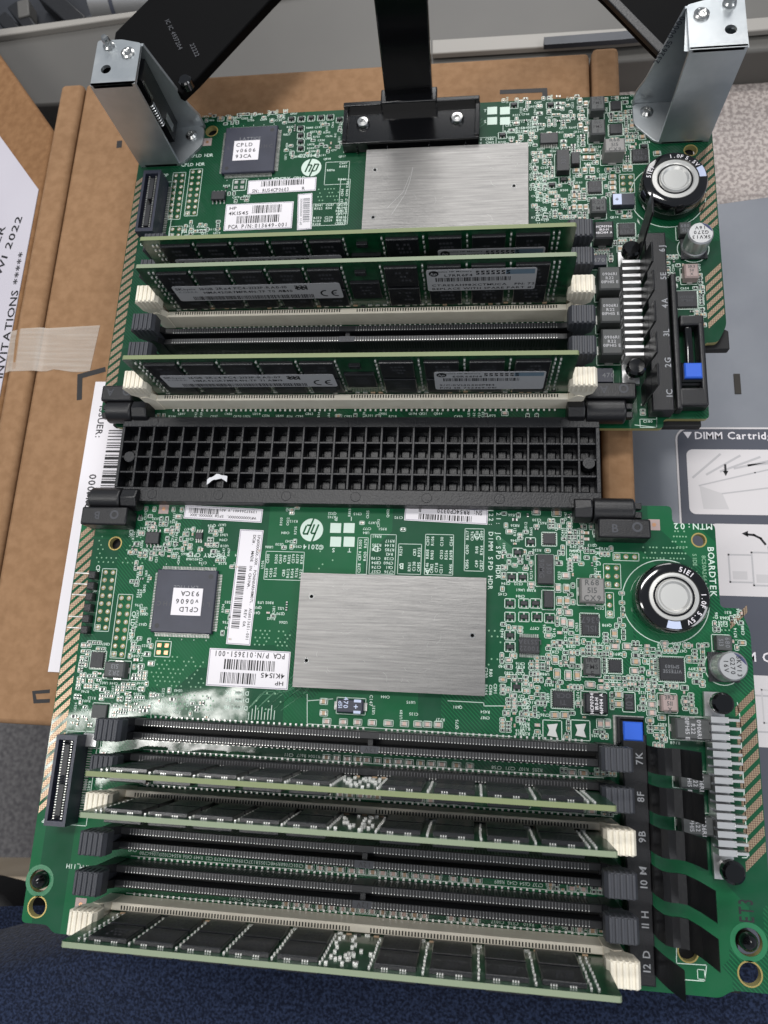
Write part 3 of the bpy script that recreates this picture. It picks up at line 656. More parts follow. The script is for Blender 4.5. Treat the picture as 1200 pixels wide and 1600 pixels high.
def dleft(rev, line2, yr):
    def d(s, wd, h, z):
        s.text('SK', -wd / 2 + .8, h / 2 - 1.5, z, 1.3, 'ink', cen=False, track=.1, sx=1.3); s.text('hynix', -wd / 2 + 3.6, h / 2 - 1.6, z, 1.0, 'ink', cen=False, sx=1.2); s.text('KOREA', -wd / 2 + 1.4, h / 2 - 3.3, z, 1.0, 'chip_print', cen=False, sx=1.3)
        s.text('16GB 2Rx4 PC4-2133P-RA0-' + rev, -wd / 2 + 9, h / 2 - 1.6, z, 1.35, 'ink', cen=False, sx=1.12); s.text(line2, -wd / 2 + 9.6, h / 2 - 3.8, z, 1.3, 'ink', cen=False, sx=1.1); s.text(yr, wd / 2 - 19.5, h / 2 - 3.8, z, 1.3, 'ink', cen=False, sx=1.1)
        s.bars(-wd / 2 + 5, -h / 2 + .5, wd / 2 - 9.5, -h / 2 + 2.7, z, 'ink', random.Random(5), .38)
        for i in range(8):
            for j in range(5):
                if (i * 7 + j * 5 + i * j) % 3: s.rect(wd / 2 - 14.6 + i * .5, h / 2 - 3.4 + j * .5, wd / 2 - 14.1 + i * .5, h / 2 - 2.9 + j * .5, z, 'ink')
        for cx in (wd / 2 - 5.2, wd / 2 - 1.7): s.ring(cx, -h / 2 + 3.0, 1.3, 1.85, z, 'ink', 16, math.pi * .45, math.pi * 1.55)
        s.rect(wd / 2 - 3.3, -h / 2 + 2.8, wd / 2 - 1.9, -h / 2 + 3.2, z + .01, 'ink')
    return d
def dright(l1, l2, l3):
    def d(s, wd, h, z):
        s.ring(-wd / 2 + 2.2, h / 2 - 2, .0, 1.5, z, 'ink', 18); s.text('hp', -wd / 2 + 2.2, h / 2 - 2.0, z + .02, 1.4, 'label_grey', shear=.3)
        s.text('Genuine HP Memory', -wd / 2 + 7.8, h / 2 - 1.0, z, .7, 'ink', sx=1.3); s.text(l1, -wd / 2 + 5.4, h / 2 - 3.0, z, 1.25, 'ink', cen=False, sx=1.2)
        for i in range(22):
            for j in range(4):
                if (i * 5 + j * 3 + i * i * j) % 3: s.rect(-1 + i * .5 - 1, h / 2 - 2.9 + j * .5, -1 + i * .5 - .5, h / 2 - 2.4 + j * .5, z, 'ink')
        s.bars(-wd / 2 + 2.6, h / 2 - 6.3, wd / 2 - 7.5, h / 2 - 4.2, z, 'ink', random.Random(9), .4)
        s.text(l2, -wd / 2 + 1.4, -h / 2 + 3.2, z, 1.15, 'ink', cen=False, sx=1.25); s.text(l3, -wd / 2 + 1.4, -h / 2 + 1.2, z, 1.15, 'ink', cen=False, sx=1.25)
        s.rect(wd / 2 - 9, h / 2 - 3.0, wd / 2 - .6, h / 2 - .6, z, 'sheet_blue')
    return d
module(0, YA['5E'], -1, 'module_edge', 'memory module farthest back, its sticker mostly hidden by the module in front', dleft('07', 'HMA42GR7MFR4N-TF T1 AB', '1419'), ((26.2, 58.6, 14.5, 26), dright('60RXFN4', 'S/C:0V140400PM4', 'P/N SB 752369-081')))
module(0, YA['4A'], -1, 'module_edge_pale', 'memory module in the ivory socket marked 4A, sticker reading 1440', dleft('10', 'HMA42GR7MFR4N-TF T0 AB', '1440'), ((23.2, 55.8, 19.0, 30.5), dright('L7RR6F4', 'CT:RESAH98XCTMUCA   PN: 726369-081', 'REPLACE WITH SPARE PART #:774172-001')))
module(0, YA['1C'], -1, 'module_edge', 'memory module nearest the black hinge cover, sticker reading 1419', dleft('07', 'HMA42GR7MFR4N-TF T1 AB', '1419'), ((26.2, 58.6, 13.6, 25.9), dright('60R66N4', 'S/C:0V140400PM4', 'P/N SB 752369-081')))
module(6.5, YB['8F'], 1, 'module_edge', 'memory module in the black socket marked 8F on the lower board')
module(6.5, YB['9B'], 1, 'module_edge_pale', 'memory module in the ivory socket marked 9B on the lower board')
module(6.5, YB['12D'], 1, 'module_edge_pale', 'memory module at the very front, overhanging the blue cushion')

# ================================================================== heat spreaders
for Bd, x0, x1, y0, y1, hs, lab in ((A, -2.2, 55.2, 96.5, 131.0, [(586, 266), (803, 291), (583, 340)], None), (B, -14.6, 42.6, -58.2, -23.6, [(487, 932), (738, 993), (479, 1032)], None)):
    m = M(); V, top, side = sheet_with_holes([(x0, y0), (x1, y0), (x1, y1), (x0, y1)], [(*U(*h, 2.6), .55) for h in hs], .9, 2.8, None, None)
    m.add(V, top + side, 'spreader')
    for h in hs: x, y = U(*h, 2.6); m.ring(x, y, .55, .8, 2.83, 'steel', 14)
    rs = random.Random(int(x1)); 
    for k in range(26 if Bd is B else 14):
        sx_, sy_ = rs.uniform(x0 + 3, x1 - 4), rs.uniform(y0 + 2, y1 - 3); an = rs.uniform(0, 6.28); L_ = rs.choice((.6, 1, 1.5, 3)); pts = [(sx_ + L_ * q / 3 * math.cos(an + q * .25), sy_ + L_ * q / 3 * math.sin(an + q * .25)) for q in range(4)]
        m.path(pts, .06, 2.81 + k * .0005, 'scratch')
    if Bd is A: m.path([U(645, 262, 2.8), U(640, 285, 2.8), U(632, 305, 2.8), U(612, 335, 2.8)], .2, 2.83, 'scratch'); m.path([U(640, 275, 2.8), U(630, 300, 2.8), U(605, 325, 2.8)], .18, 2.832, 'scratch')
    m.box(x0 + 3, x1 - 3, y0 + 3, y1 - 3, .05, .9, 'groove'); Bd.put(m, 'heat_spreader'); occ((x0 + x1) / 2, (y0 + y1) / 2, x1 - x0, y1 - y0, .5)
# ---- programmable logic chips
for Bd, cx, cy, rot in ((A, -46.6, 134.9, 0), (B, -52.0, -33.5, 180)):
    m = M(); m.cb(cx, cy, 20, 20, .25, 1.6, 'chip_blue', .25)
    pins(m, cx - 8.8, cx + 8.8, cy - 10, -1.2, 36); pins(m, cx - 8.8, cx + 8.8, cy + 10, 1.2, 36); pinsY(m, cy - 8.8, cy + 8.8, cx - 10, -1.2, 36); pinsY(m, cy - 8.8, cy + 8.8, cx + 10, 1.2, 36)
    k = 1 if rot == 0 else -1
    for dx, dy in ((-8, -8), (8, 8)): m.ring(cx + dx, cy + dy, 0, .8, 1.62, 'chip_black', 16)
    m.text('LCMXO2UHC', cx, cy + k * 1, 1.63, 1.5, 'chip_print_dim', rot, mono=1.35); m.text('LATTICE', cx, cy - k * 4.2 if k < 0 else cy + 4.6, 1.63, 1.4, 'chip_print', rot)
    o = Bd.put(m, 'logic_chip'); s = M(); sx, sy = cx + (-1.2 if k > 0 else 1.0), cy + (-.6 if k > 0 else -.2); s.cb(sx, sy, 9.8, 8.6, 1.64, 1.75, 'label_white')
    for i, l in enumerate(('CPLD', 'v0606', '93CA')): s.text(l, sx - k * 4.1, sy + k * (2.5 - 2.5 * i), 1.78, 1.6, 'ink', rot, mono=1.0, cen=False)
    Bd.sub(s, 'sticker', o, smooth=False); occ(cx, cy, 23, 23); 
    for q in (-11.9, 11.9):
        for qq in range(5): Bd.m.rect(cx - 8 + 4 * qq - .1, cy + q - .2, cx - 8 + 4 * qq + .1, cy + q + .2, ZS, 'silk')
# ---- super capacitors
for Bd, x, y, a0, hh, top in ((A, 102.4, 109.8, 0, 8.0, 0), (B, 95.4, -28.2, 180, 8.0, 0)):
    m = M(); R = 10.6 if Bd is A else 10.1
    m.lathe(x, y, [(R - .4, .3), (R, 1.0), (R, hh - 1.2), (R - .5, hh - .35), (R - 1.4, hh), (R - 3.0, hh), (R - 3.2, hh - .4)], 'sleeve_black', 48)
    a = 15 if a0 == 0 else -93
    m.ring(x, y, R - 3.0, R - .9, hh + .02, 'sleeve_white', 12, math.radians(a - 13), math.radians(a + 13))
    def arc(s, r, ac, h, step):
        for i, ch in enumerate(s):
            an = ac - (i - (len(s) - 1) / 2) * step; rr = math.radians(an)
            if ch != ' ': m.text(ch, x + r * math.cos(rr), y + r * math.sin(rr), hh + .04, h, 'label_white', an - 90)
    arc('51E1', R - 2.0, 160 if a0 == 0 else 62, 1.5, 8); arc('5.5V', R - 2.0, -50 if a0 else 48, 1.4, 9); arc('1.0F', R - 2.0, 85 if a0 == 0 else -8, 1.4, 8)
    o = Bd.put(m, 'super_capacitor'); m = M()
    m.lathe(x, y, [(R - 3.1, hh - .5), (R - 3.3, hh - .2), (6.0, hh - .15), (5.6, hh - .5), (5.2, hh - .5), (4.7, hh + .25), (4.3, hh + .25), (3.7, hh - .3), (.1, hh - .3)], 'cap_metal', 48); Bd.sub(m, 'metal_cap', o)
    Bd.m.ring(x - .5, y - .4, 12.2, 12.45, ZS, 'silk', 48); occ(x, y, 24, 24, 0)
# ---- small can capacitors
for Bd, x, y, rot in ((A, 109.0, 88.6, 180), (B, 109.8, -47.0, -90)):
    m = M(); R = 4.0; m.lathe(x, y, [(R, .8), (R, 1.8), (R - .35, 2.2), (R, 2.6), (R, 8.2), (R - .4, 8.7), (.1, 8.7)], 'alu_fin', 32); m.cb(x, y, 8.3, 8.3, .1, .9, 'chip_black')
    for i, l in enumerate(('5KV13', 'G270', '16V')): rr = math.radians(rot); m.text(l, x - math.sin(rr) * (1.6 - 1.7 * i), y + math.cos(rr) * (1.6 - 1.7 * i), 8.74, 1.25, 'ink', rot, mono=.95)
    m.poly([(x + (R - .45) * math.cos(a), y + (R - .45) * math.sin(a), 8.72) for a in [math.radians((45 if rot == 180 else 45) + q * 10) for q in range(-4, 5)]], 'ink_blue')
    Bd.put(m, 'electrolytic_capacitor'); occ(x, y, 9, 9); Bd.m.ring(x, y, 4.9, 5.15, ZS, 'silk')
# ---- finned heat sinks with press pins
def comb(Bd, ptop, pbot, nf, side):
    (x0, y1), (x1, y0) = U(*ptop, 8), U(*pbot, 8); x = (x0 + x1) / 2
    m = M(); m.box(x - 3.0, x + 2.2, y0 - 3, y1 + 3, 1.0, 2.4, 'alu_fin')
    for i in range(nf):
        y = y1 - 4.4 - (y1 - y0 - 8.8) * i / (nf - 1)
        m.box(x - 3.0, x + (1.6 if side else 2.6), y - (.78 if side else .48), y + (.78 if side else .48), 2.3, 8.2 if not side else 7.4, 'alu_fin'); m.box(x + 1.5, x + 4.4, y - .3, y + .4, 3.5, 7.6, 'alu_fin') if side > .5 else None
    o = Bd.put(m, 'finned_heat_sink')
    for yy in (y1, y0):
        p = M(); p.lathe(x, yy, [(1.6, 2), (1.6, 5.6), (2.9, 6.4), (2.9, 8.6), (2.3, 9.3), (.1, 9.4)], 'plastic_gloss', 28); Bd.sub(p, 'push_pin', o)
    occ(x + 1, (y0 + y1) / 2, 9, y1 - y0 + 7); return x, y0, y1
comb(A, (986, 390), (994, 574), 14, 0); comb(B, (1131, 1099), (1143, 1363), 16, 1)

# ================================================================== numbered latch rails with spring fingers, blue buttons
def rail(Bd, xr, names, xb, spec, prof, letters_px):
    m = M(); ys = [v for v in names.values()]; y0, y1 = min(ys) - 6, max(ys) + 6
    m.box(xr - 3.4, xr + 3.2, y0, y1, .6, 6.0, 'plastic_black', .4)
    z = 6.03
    for k, v in names.items(): m.text(k[:-1] + ' ' + k[-1] if len(k) > 2 else k, xr + (1.8 if Bd is A else .9), v, z, 1.9, 'rail_print', 90, track=.2)
    o = Bd.put(m, 'numbered_rail', bevel=.2)
    for k, v in names.items():
        f = M(); P = prof(k); th = .7; pts = [(xr + a, b) for a, b in P] + [(xr + a + th * .9, b - th * .2) if Bd is A else (xr + a, b - th) for a, b in P[::-1]]
        wY = 3.4
        for q in range(len(P) - 1):
            n = len(P) * 2; quad = [pts[q], pts[q + 1], pts[n - 2 - q], pts[n - 1 - q]]; f.prism(quad, v - wY, v + wY, 'finger_black', 'y')
        Bd.sub(f, 'spring_finger', o, bevel=.15)
    occ(xr, (y0 + y1) / 2, 7.5, y1 - y0)
    return o
rail(A, 95.6, YA, 0, lambda q: 0, lambda k: [(-5.8, 3), (-5.7, 9), (-5.3, 14), (-4.9, 19.5)] if k != '6J' else [(-5.6, 3), (-5.9, 12), (-6.4, 22), (-6.6, 29)], None)
def profB(k):
    if k == '12D': return [(3.0, 4.5), (3.4, 9), (4.2, 14), (6.2, 22)]
    d = 0 if k in ('7K', '8F', '9B') else 5
    return [(3.0, 5.0), (3.1, 10.0), (3.9, 14.5), (5.4, 15.8), (7.2, 15.6), (9.0, 16.8), (10.4, 20.5 + d * .4), (11.6, 26 + d)]
rail(B, 83.6, YB, 0, lambda q: 0, profB, None)
# base frame and button on the upper board
m = M()
for r in [(1052, 425, 1062, 636), (1062, 492, 1100, 508), (1094, 500, 1104, 632), (1062, 606, 1104, 634)]:
    x, y, wd, h = RC(*r, 5); m.cb(x, y, wd, h, .6, 5.2, 'plastic_black', .4)
x, y, wd, h = RC(1072, 508, 1084, 572, 5); m.cb(x, y, wd, h, 2, 4.6, 'plastic_gloss', .4)
x, y, wd, h = RC(1058, 560, 1066, 606, 5); m.cb(x, y, wd, h, .6, 4.4, 'plastic_black', .4)
fr = A.put(m, 'button_frame', bevel=.3); occ(103.5, 44, 13, 30)
for Bd, r, par in ((A, (1066, 562, 1098, 598), fr), (B, (967, 1127, 1009, 1158), None)):
    x, y, wd, h = RC(*r, 5.5)
    m = M(); m.cb(x, y, 7.4, 7.4, .3, 3.6, 'chip_black', .3); m.cb(x, y, 8.4, 8.0, .1, .9, 'tin'); m.cb(x, y, 6.4, 6.4, 3.6, 5.2, 'plastic_gloss', .4)
    q = Bd.put(m, 'push_button'); m = M(); m.cb(x + .1, y, 5.2, 5.0, 5.2, 6.4, 'button_blue', .35); Bd.sub(m, 'blue_cap', q); occ(x, y, 9, 9)

# ================================================================== board-specific parts: upper
inductor(A, (923, 149, 945, 171), 4.2, 'inductor_dark', '1R0|FMS|E', tm='chip_black', th=1.3)
inductor(A, (923, 185, 946, 209), 4.2, 'inductor_dark', '1R0|FMS|E', tm='chip_black', th=1.3)
inductor(A, (945, 215, 977, 236), 6.2, 'inductor_grey', 'R68|515|CX9', tm='inductor_dark', th=1.4)
qfn(A, (955, 157, 970, 170)); qfn(A, (953, 193, 972, 208)); qfn(A, (988, 232, 1013, 252), txt='ISL|6367'); qfn(A, (919, 282, 940, 300), txt='TI|OCR'); qfn(A, (967, 348, 992, 367), txt='ISL|6367')
soic(A, (844, 207, 872, 223), 10); soic(A, (330, 298, 351, 311), 4)
chipbox(A, 'tantalum_capacitor', (870, 233, 890, 266), 2.8, 'chip_black', txt='330', trot=90, th=1.6, tm='chip_print_dim'); chipbox(A, 'diode', (893, 237, 906, 255), 2.2, 'chip_black')
inductor(A, (923, 309, 948, 331), 3.4, 'inductor_dark', 'R20|EM4', tm='chip_black', th=1.6)
o, x, y, wd, h = chipbox(A, 'tantalum_capacitor', (957, 302, 992, 320), 2.2, 'chip_blue'); m = M(); m.box(x - wd / 2 + .2, x - wd / 2 + 3, y - h / 2 + .2, y + h / 2 - .2, 2.22, 2.28, 'sleeve_white'); m.text('+', x - wd / 2 + 1.6, y, 2.3, 1.6, 'ink'); A.sub(m, 'polarity_mark', o, smooth=False)
inductor(A, (929, 345, 959, 372), 4.8, 'chip_black', 'HCP0704|1R0-H|48CH14 A', tm='label_white', th=.85)
chipbox(A, 'inductor', (1062, 347, 1080, 365), 3.0, 'inductor_dark', txt='680|513', trot=0, tm='chip_print', th=1.2)
for r in ((936, 416, 970, 452), (938, 464, 970.5, 503), (940, 513, 973, 553)):
    inductor(A, r, 7.0, 'inductor_dark', '0906R1|R22|01PH15 E', tm='label_grey', th=1.05, z0=.4)
chipbox(A, 'polymer_capacitor', (925, 398, 948, 414), 2.2, 'chip_blue', txt='470', trot=0, tm='chip_print', th=1.6); chipbox(A, 'polymer_capacitor', (929, 575, 958, 597), 2.2, 'chip_blue', txt='+  470', trot=0, tm='chip_print', th=1.6)
inductor(A, (1070, 411, 1092, 433), 3.6, 'inductor_pink', '3R3|511|X', tm='inductor_dark', th=1.0)
qfn(A, (1058, 454, 1089, 479), txt='VITESSE|SM503', th=.9)
# ---- lower
inductor(B, (907, 903, 945, 941), 4.2, 'inductor_grey', 'R68|515|CX9', tm='inductor_dark', th=1.7)
chipbox(B, 'tantalum_capacitor', (840, 866, 865, 912), 2.8, 'chip_black', txt='330|90MG', trot=-90, th=1.6, tm='chip_print_dim')
chipbox(B, 'diode', (850, 923, 865, 949), 2.2, 'chip_black')
qfn(B, (909, 960, 935, 992), txt='ISL|6367', trot=180); soic(B, (811, 996, 843, 1021), 10, txt='T0022|LSS33A', trot=180)
inductor(B, (913, 1028, 939, 1055), 3.0, 'inductor_dark', '1R0|FMS|E', tm='ink', th=1.4)
qfn(B, (952, 1031, 971, 1050)); qfn(B, (1031, 1028, 1069, 1063), txt='VITESSE|SM503', trot=180, th=1.0, tm='chip_print', label='square controller chip beside the round capacitor')
qfn(B, (864, 1080, 895, 1105), txt='TI|OCR', trot=180); qfn(B, (849, 833, 868, 850))
inductor(B, (914, 1083, 950, 1115), 4.6, 'chip_black', 'HCP0704|1R0-H|46PH14 A', 90, 'label_white', .95)
inductor(B, (1034, 1086, 1060, 1112), 3.2, 'inductor_pink', '3R3|511|X', tm='inductor_dark', th=1.2)
inductor(B, (1056, 1123, 1111, 1156), 5.5, 'inductor_dark', '0906R1|R22|01PH15 E', -90, 'label_grey', 1.15, label='grey power inductor above the black fingers')
inductor(B, (1062, 1210, 1112, 1233), 5.5, 'inductor_dark', '0906R1|R22|01PH15 E', -90, 'label_grey', 1.15)
inductor(B, (1066, 1277, 1116, 1306), 5.5, 'inductor_dark', '0906R1|R22|01PH15 E', -90, 'label_grey', 1.15)
chipbox(B, 'inductor', (1120, 993, 1144, 1016), 3.0, 'inductor_dark', txt='680|513', trot=-90, tm='chip_print', th=1.3)
chipbox(B, 'shunt_resistor', (976, 1084, 991, 1110), .9, 'chip_black', txt='R01', trot=-90, tm='chip_print_dim')
o, x, y, wd, h = chipbox(B, 'tantalum_capacitor', (526, 1093, 567, 1114), 2.4, 'chip_blue', c=.3, leads=lambda m, x, y, wd, h: m.cb(x, y, wd + 2.0, h * .6, .05, .8, 'tin'), label='blue black capacitor marked 470 below the metal plate')
m = M(); m.text('470', x - wd * .15, y + .9, 2.44, 1.4, 'sleeve_white', -90); m.text('d51', x - wd * .36, y + .3, 2.44, 1.2, 'sleeve_white', -90); m.text('+', x + wd * .25, y, 2.44, 1.8, 'sleeve_white')
for dy in (-1.6, 1.6): m.rect(x + wd * .15, y + dy - .4, x + wd * .42, y + dy + .4, 2.44, 'sleeve_white')
B.sub(m, 'marking', o, smooth=False)
for px, py in ((863, 1141), (907, 1141)):
    x, y = U(px, py); m = M(); m.prism([(x - 1.5, y - 1.5), (x + 1.5, y - 1.9), (x + .9, y), (x + 1.5, y + 1.9), (x - 1.5, y + 1.5), (x - .9, y)], .05, .35, 'solder'); B.put(m, 'solder_pad'); occ(x, y, 4, 4); B.silkbox(x, y, 4.4, 4.6)
for px, py in ((148, 425), (205, 425), (252, 425), (148, 480), (205, 480), (258, 480), (310, 485), (155, 318), (200, 318), (148, 555), (148, 602), (175, 765), (180, 218), (232, 175)):
    x, y = U(740 + px / 2.609, 780 + py / 2.609); sot(B, x, y, 0, .85)
for px, py in ((895, 108), (940, 106), (985, 103), (1030, 101), (1072, 98), (1115, 110), (937, 150), (937, 182), (937, 212), (937, 242)):
    x, y = U(150 + px / 2.927, 150 + py / 2.927); sot(A, x, y, 0, .72)
for px, py in ((785, 212), (803, 165), (860, 165), (862, 290), (880, 282), (1006, 230), (1005, 150)): x, y = U(px, py); sot(A, x, y, 0, .8)
soic(B, (227, 831, 248, 849), 4); soic(B, (305, 832, 316, 842), 3, zt=.8)
inductor(B, (162, 1034, 194, 1059), 3.4, 'inductor_dark', '2R2|513', tm='chip_print', th=1.5, trot=180); qfn(B, (141, 1019, 161, 1043))
chipbox(B, 'power_chip', (143, 1101, 166, 1122), 1.2, 'inductor_dark'); chipbox(B, 'metal_can', (129, 1146, 151, 1167), 2.0, 'alu_fin')
# mezzanine connectors
for Bd, r in ((A, (218, 278, 246, 350)), (B, (80, 1162, 112, 1275))):
    x, y, wd, h = RC(*r, 7); h = 25.5; wd = 6.6; m = M()
    m.box(x - wd / 2, x + wd / 2, y - h / 2, y + h / 2, .2, 4, 'chip_blue')
    for dx in (-1, 1): m.box(*sorted((x + dx * wd / 2, x + dx * (wd / 2 - .9))), y - h / 2, y + h / 2, 4, 7.4, 'chip_blue')
    for dy in (-1, 1): m.box(x - wd / 2 + .9, x + wd / 2 - .9, *sorted((y + dy * h / 2, y + dy * (h / 2 - 1.4))), 4, 7.4, 'chip_blue')
    for dy in (-1, 1): m.cb(x, y + dy * 5.6, 1.6, 8.6, 4, 6.6, 'chip_black')
    for i in range(30):
        yy = y - 10.8 + i * .745
        for dx in (-1.25, 1.25): m.cb(x + dx, yy, .5, .25, 4, 6.4, 'tin')
        m.cb(x + wd / 2 + .8, yy, 1.3, .25, .1, .4, 'tin')
    Bd.put(m, 'board_connector'); occ(x, y, wd + 4, h + 1); Bd.silkbox(x + .8, y, wd + 3, h + .5)
# right-angle pin header, lower board
m = M(); p0 = U(148, 900); p1 = U(137, 985)
for i in range(6):
    u = i / 5; x = p0[0] + .4; y = p0[1] + (p1[1] - p0[1]) * u; m.cb(x, y, 2.4, 2.4, .1, 2.6, 'plastic_black', .2)
    if i in (3,): continue
    m.prism([(x - 1.1, 1.2), (x - 6.2, 1.9), (x - 6.2, 1.4), (x - 1.1, .6)], y - .18 + .6, y + .18 + .6, 'tin', 'y')
B.put(m, 'pin_header'); occ(p0[0] - 1, (p0[1] + p1[1]) / 2, 8, 19)
# crystals
for Bd, px, py in ((B, 254.5, 1014), (A, 374, 289)):
    x, y = U(px, py)
    for dx in (-1.2, 1.2):
        for dy in (-1.1, 1.1): Bd.m.cb(x + dx, y + dy, 1.3, 1.2, .02, .2, 'copper_pad' if Bd is B else 'tin')
    Bd.silkbox(x, y, 4.2, 3.9); occ(x, y, 5, 4.6)
# drilled header pads
padgrid(A, 267, 275, 285, 337, 2, 8); padgrid(A, 293, 270, 312, 331, 2, 8); padgrid(A, 268, 360, 280, 366, 2, 2)
padgrid(B, 152, 893, 178, 981, 2, 8); padgrid(B, 178, 933, 202, 1023, 2, 8)
padgrid(B, 963, 870, 993, 870, 3, 1); padgrid(B, 950, 887, 963, 914, 2, 3); padgrid(B, 952, 931, 953, 960, 1, 3)
padgrid(A, 971, 278, 988, 296, 2, 3)
# fiducials
for Bd, px, py in ((A, 324, 222), (B, 1022, 820), (B, 256, 795), (B, 126, 1413)):
    x, y = U(px, py); Bd.m.rect(x - 1.7, y - 1.7, x + 1.7, y + 1.7, ZS, 'inductor_pink'); Bd.m.ring(x, y, 0, .6, ZS + .03, 'copper_pad', 14); occ(x, y, 4, 4)
# stickers
def d_sn(txt, last):
    def d(m, wd, h, z):
        m.bars(-wd / 2 + 5, 0, wd / 2 - 4.5, h / 2 - .6, z, 'ink', random.Random(3), .5); m.text(txt, -wd / 2 + 1.6, -h / 2 + 1.25, z, 1.5, 'ink', cen=False, mono=.9, fitw=wd * .55); m.text(last, wd / 2 - 4.5, -h / 2 + 1.25, z, 1.35, 'ink')
    return d
sticker(A, [(389, 283), (495, 277), (493, 298), (386, 304)], 'serial_label', d_sn('SN: RU54CP0603', 'R'))
def d_pca(no):
    def d(m, wd, h, z):
        m.text('HP', -wd / 2 + 1.5, h / 2 - 1.7, z, 1.25, 'ink', cen=False, sx=1.3); m.text('4K1545', -wd / 2 + 1.3, h / 2 - 3.9, z, 1.5, 'ink', cen=False, sx=1.15)
        m.bars(-wd * .1, h / 2 - 4.3, wd / 2 - 4.2, h / 2 - 1.0, z, 'ink', random.Random(1), .5); m.bars(-wd * .32, h / 2 - 8.3, wd / 2 - 5, h / 2 - 5.2, z, 'ink', random.Random(2), .5)
        m.text('PCA P/N:' + no + '-001', 0, -h / 2 + 1.6, z, 1.7, 'ink', mono=.9, fitw=wd * .88)
    return d
sticker(A, [(355, 320), (460, 315), (455, 356), (348, 362)], 'part_number_label', d_pca('013649'))
def d_small(m, wd, h, z):
    m.bars(-wd * .12, -h / 2 + 3, wd / 2 - .8, h / 2 - 2, z, 'chip_print', random.Random(4), .42, vert=False); m.text('DP14 XXXXXXXXXXX', -wd / 2 + 1.3, 0, z, .8, 'chip_print', 90, mono=.85)
sticker(A, [(466, 304), (489, 302), (486, 358), (464, 360)], 'small_label', d_small)
m = M(); p = [U(*q) for q in ((300, 366), (560, 350), (560, 356), (300, 371))]; m.prism([(a, b) for a, b in p][::-1], .05, .2, 'label_white')
A.put(m, 'paper_strip') if False else None
# lower board labels read upside down: give their corners from the reader's side
sticker(B, [(761, 820), (631, 813), (634, 789), (763, 798)][:4], 'serial_label', d_sn('SN: RR54CP0320', 'R'))
sticker(B, [(449, 1078), (322, 1071), (328, 1014), (455, 1017)], 'part_number_label', d_pca('013651'))
def d_long(m, wd, h, z):
    m.bars(-wd / 2 + 12, -h / 2 + 1.0, wd / 2 - 5, -h / 2 + 3.6, z, 'ink', random.Random(6), .5); m.text('SP#XXXXXX-XXX. PCH6N0ARH8M07L. AS#013651-001', 0, h / 2 - 1.2, z, .95, 'ink', mono=.86, fitw=wd * .92); m.text('DC#.  MADE IN CHINA.       REV 0A', -2, h / 2 - 2.7, z, .95, 'ink', mono=.86, fitw=wd * .8)
sticker(B, [(412, 829), (391, 1009), (355, 1006), (374, 827)], 'barcode_label', d_long, 'tall white label lying lengthwise beside the logic chip')
def d_top(m, wd, h, z):
    m.bars(1.5, -h / 2 + .8, wd / 2 - 1.5, -h / 2 + 2.6, z, 'ink', random.Random(8), .4); m.text('13957266401.V A01', -5, h / 2 - 3.4, z, .9, 'ink', mono=.85); m.text('WFXXXXXXXXXX. SPS# XXXXXX-XXX', 0, h / 2 - 1.3, z, .9, 'ink', mono=.85)
sticker(B, [(409, 817), (287, 810), (290, 789), (411, 796)], 'barcode_label', d_top, 'small white label tucked under the hinge cover')
# logos
logo(A, 486.5, 262, 3.75, 0); logo(B, 487, 828, 3.75, 180)
T(A, '©2014', 481, 243, 1.6); T(B, '©2014', 489, 855, 1.6, 180)
for Bd, x0, y0, dx, dy, let in ((A, 769, 173, 20, 16, 'PIST'), (B, 524.5, 825, 21, 21.5, 'TSIP')):
    for i, (a, b) in enumerate(((0, 0), (1, 0), (0, 1), (1, 1))):
        x, y, wd, h = RC(x0 + a * dx - 8.5, y0 + b * dy - 7.5, x0 + a * dx + 8.5, y0 + b * dy + 7.5); Bd.m.rect(x - 1.75, y - 1.6, x + 1.75, y + 1.6, ZS + .01, 'silk'); occ(x, y, 4, 4)
T(A, 'T', 758, 173, 1.3); T(A, 'S', 758, 190, 1.3)
for s, px, py in (('P', 525, 811), ('I', 549, 811), ('S', 521, 860), ('T', 546, 860)): T(B, s, px, py, 1.4, 180)
# writing
T(A, 'CPLD HDR', 315, 243, 1.4); T(A, 'CPLD HDR', 302, 257, 1.4); T(A, 'MEMORY CPLD', 451, 279, 1.4); T(A, 'TRIG HDR', 303, 361, 1.5); T(A, 'XDP', 257, 274, 1.4)
T(A, 'J22:DIMM SPD HDR', 840, 322, 1.5, 90, mono=1); T(A, 'J21: JC SPD HDR', 851, 322, 1.5, 90, mono=1)
T(B, 'J22: DIMM SPD HDR', 767, 857, 1.45, -90, mono=1.05); T(B, 'J21: JC SPD HDR', 779, 848, 1.45, -90, mono=1.05)
T(B, 'TRIG HDR', 935, 884, 1.5, -90, mono=1.0); T(B, 'MTN:02', 1082, 823, 1.9, 180, mono=1.0); T(B, 'BOARDTEK', 1113, 893, 1.9, -90, mono=1.0)
T(B, 'SIDE 1', 1086, 880, 1.2, -90, 'silk_dim'); T(B, '8C50A26640', 1101, 893, 1.2, -90, 'silk_dim'); T(B, 'MEMORY CPLD', 321, 868, 1.4, 180); T(B, 'CPLD HDR', 151, 905, 1.4, -90); T(B, 'CPLD HDR', 207, 978, 1.4, -90)
T(B, 'EN/PGD HDR', 208, 813, 1.4, -90); T(B, 'DIMM_7K', 370, 1083, 1.3, 180); T(B, 'DIMM_8F', 370, 1094, 1.3, 180); T(B, 'DIMM_9B', 368, 1106, 1.3, 180); T(B, 'DIMM_11H', 125, 1355, 1.3, 180)
T(B, 'XDP', 72, 1283, 1.2, 180)
x, y = U(1165, 1423); B.m.text('ET3', x, y, ZS, 3.9, 'ink', 90, mono=.95, fitw=6.2)
T(B, 'C147', 580, 1095, 1.0, -90)
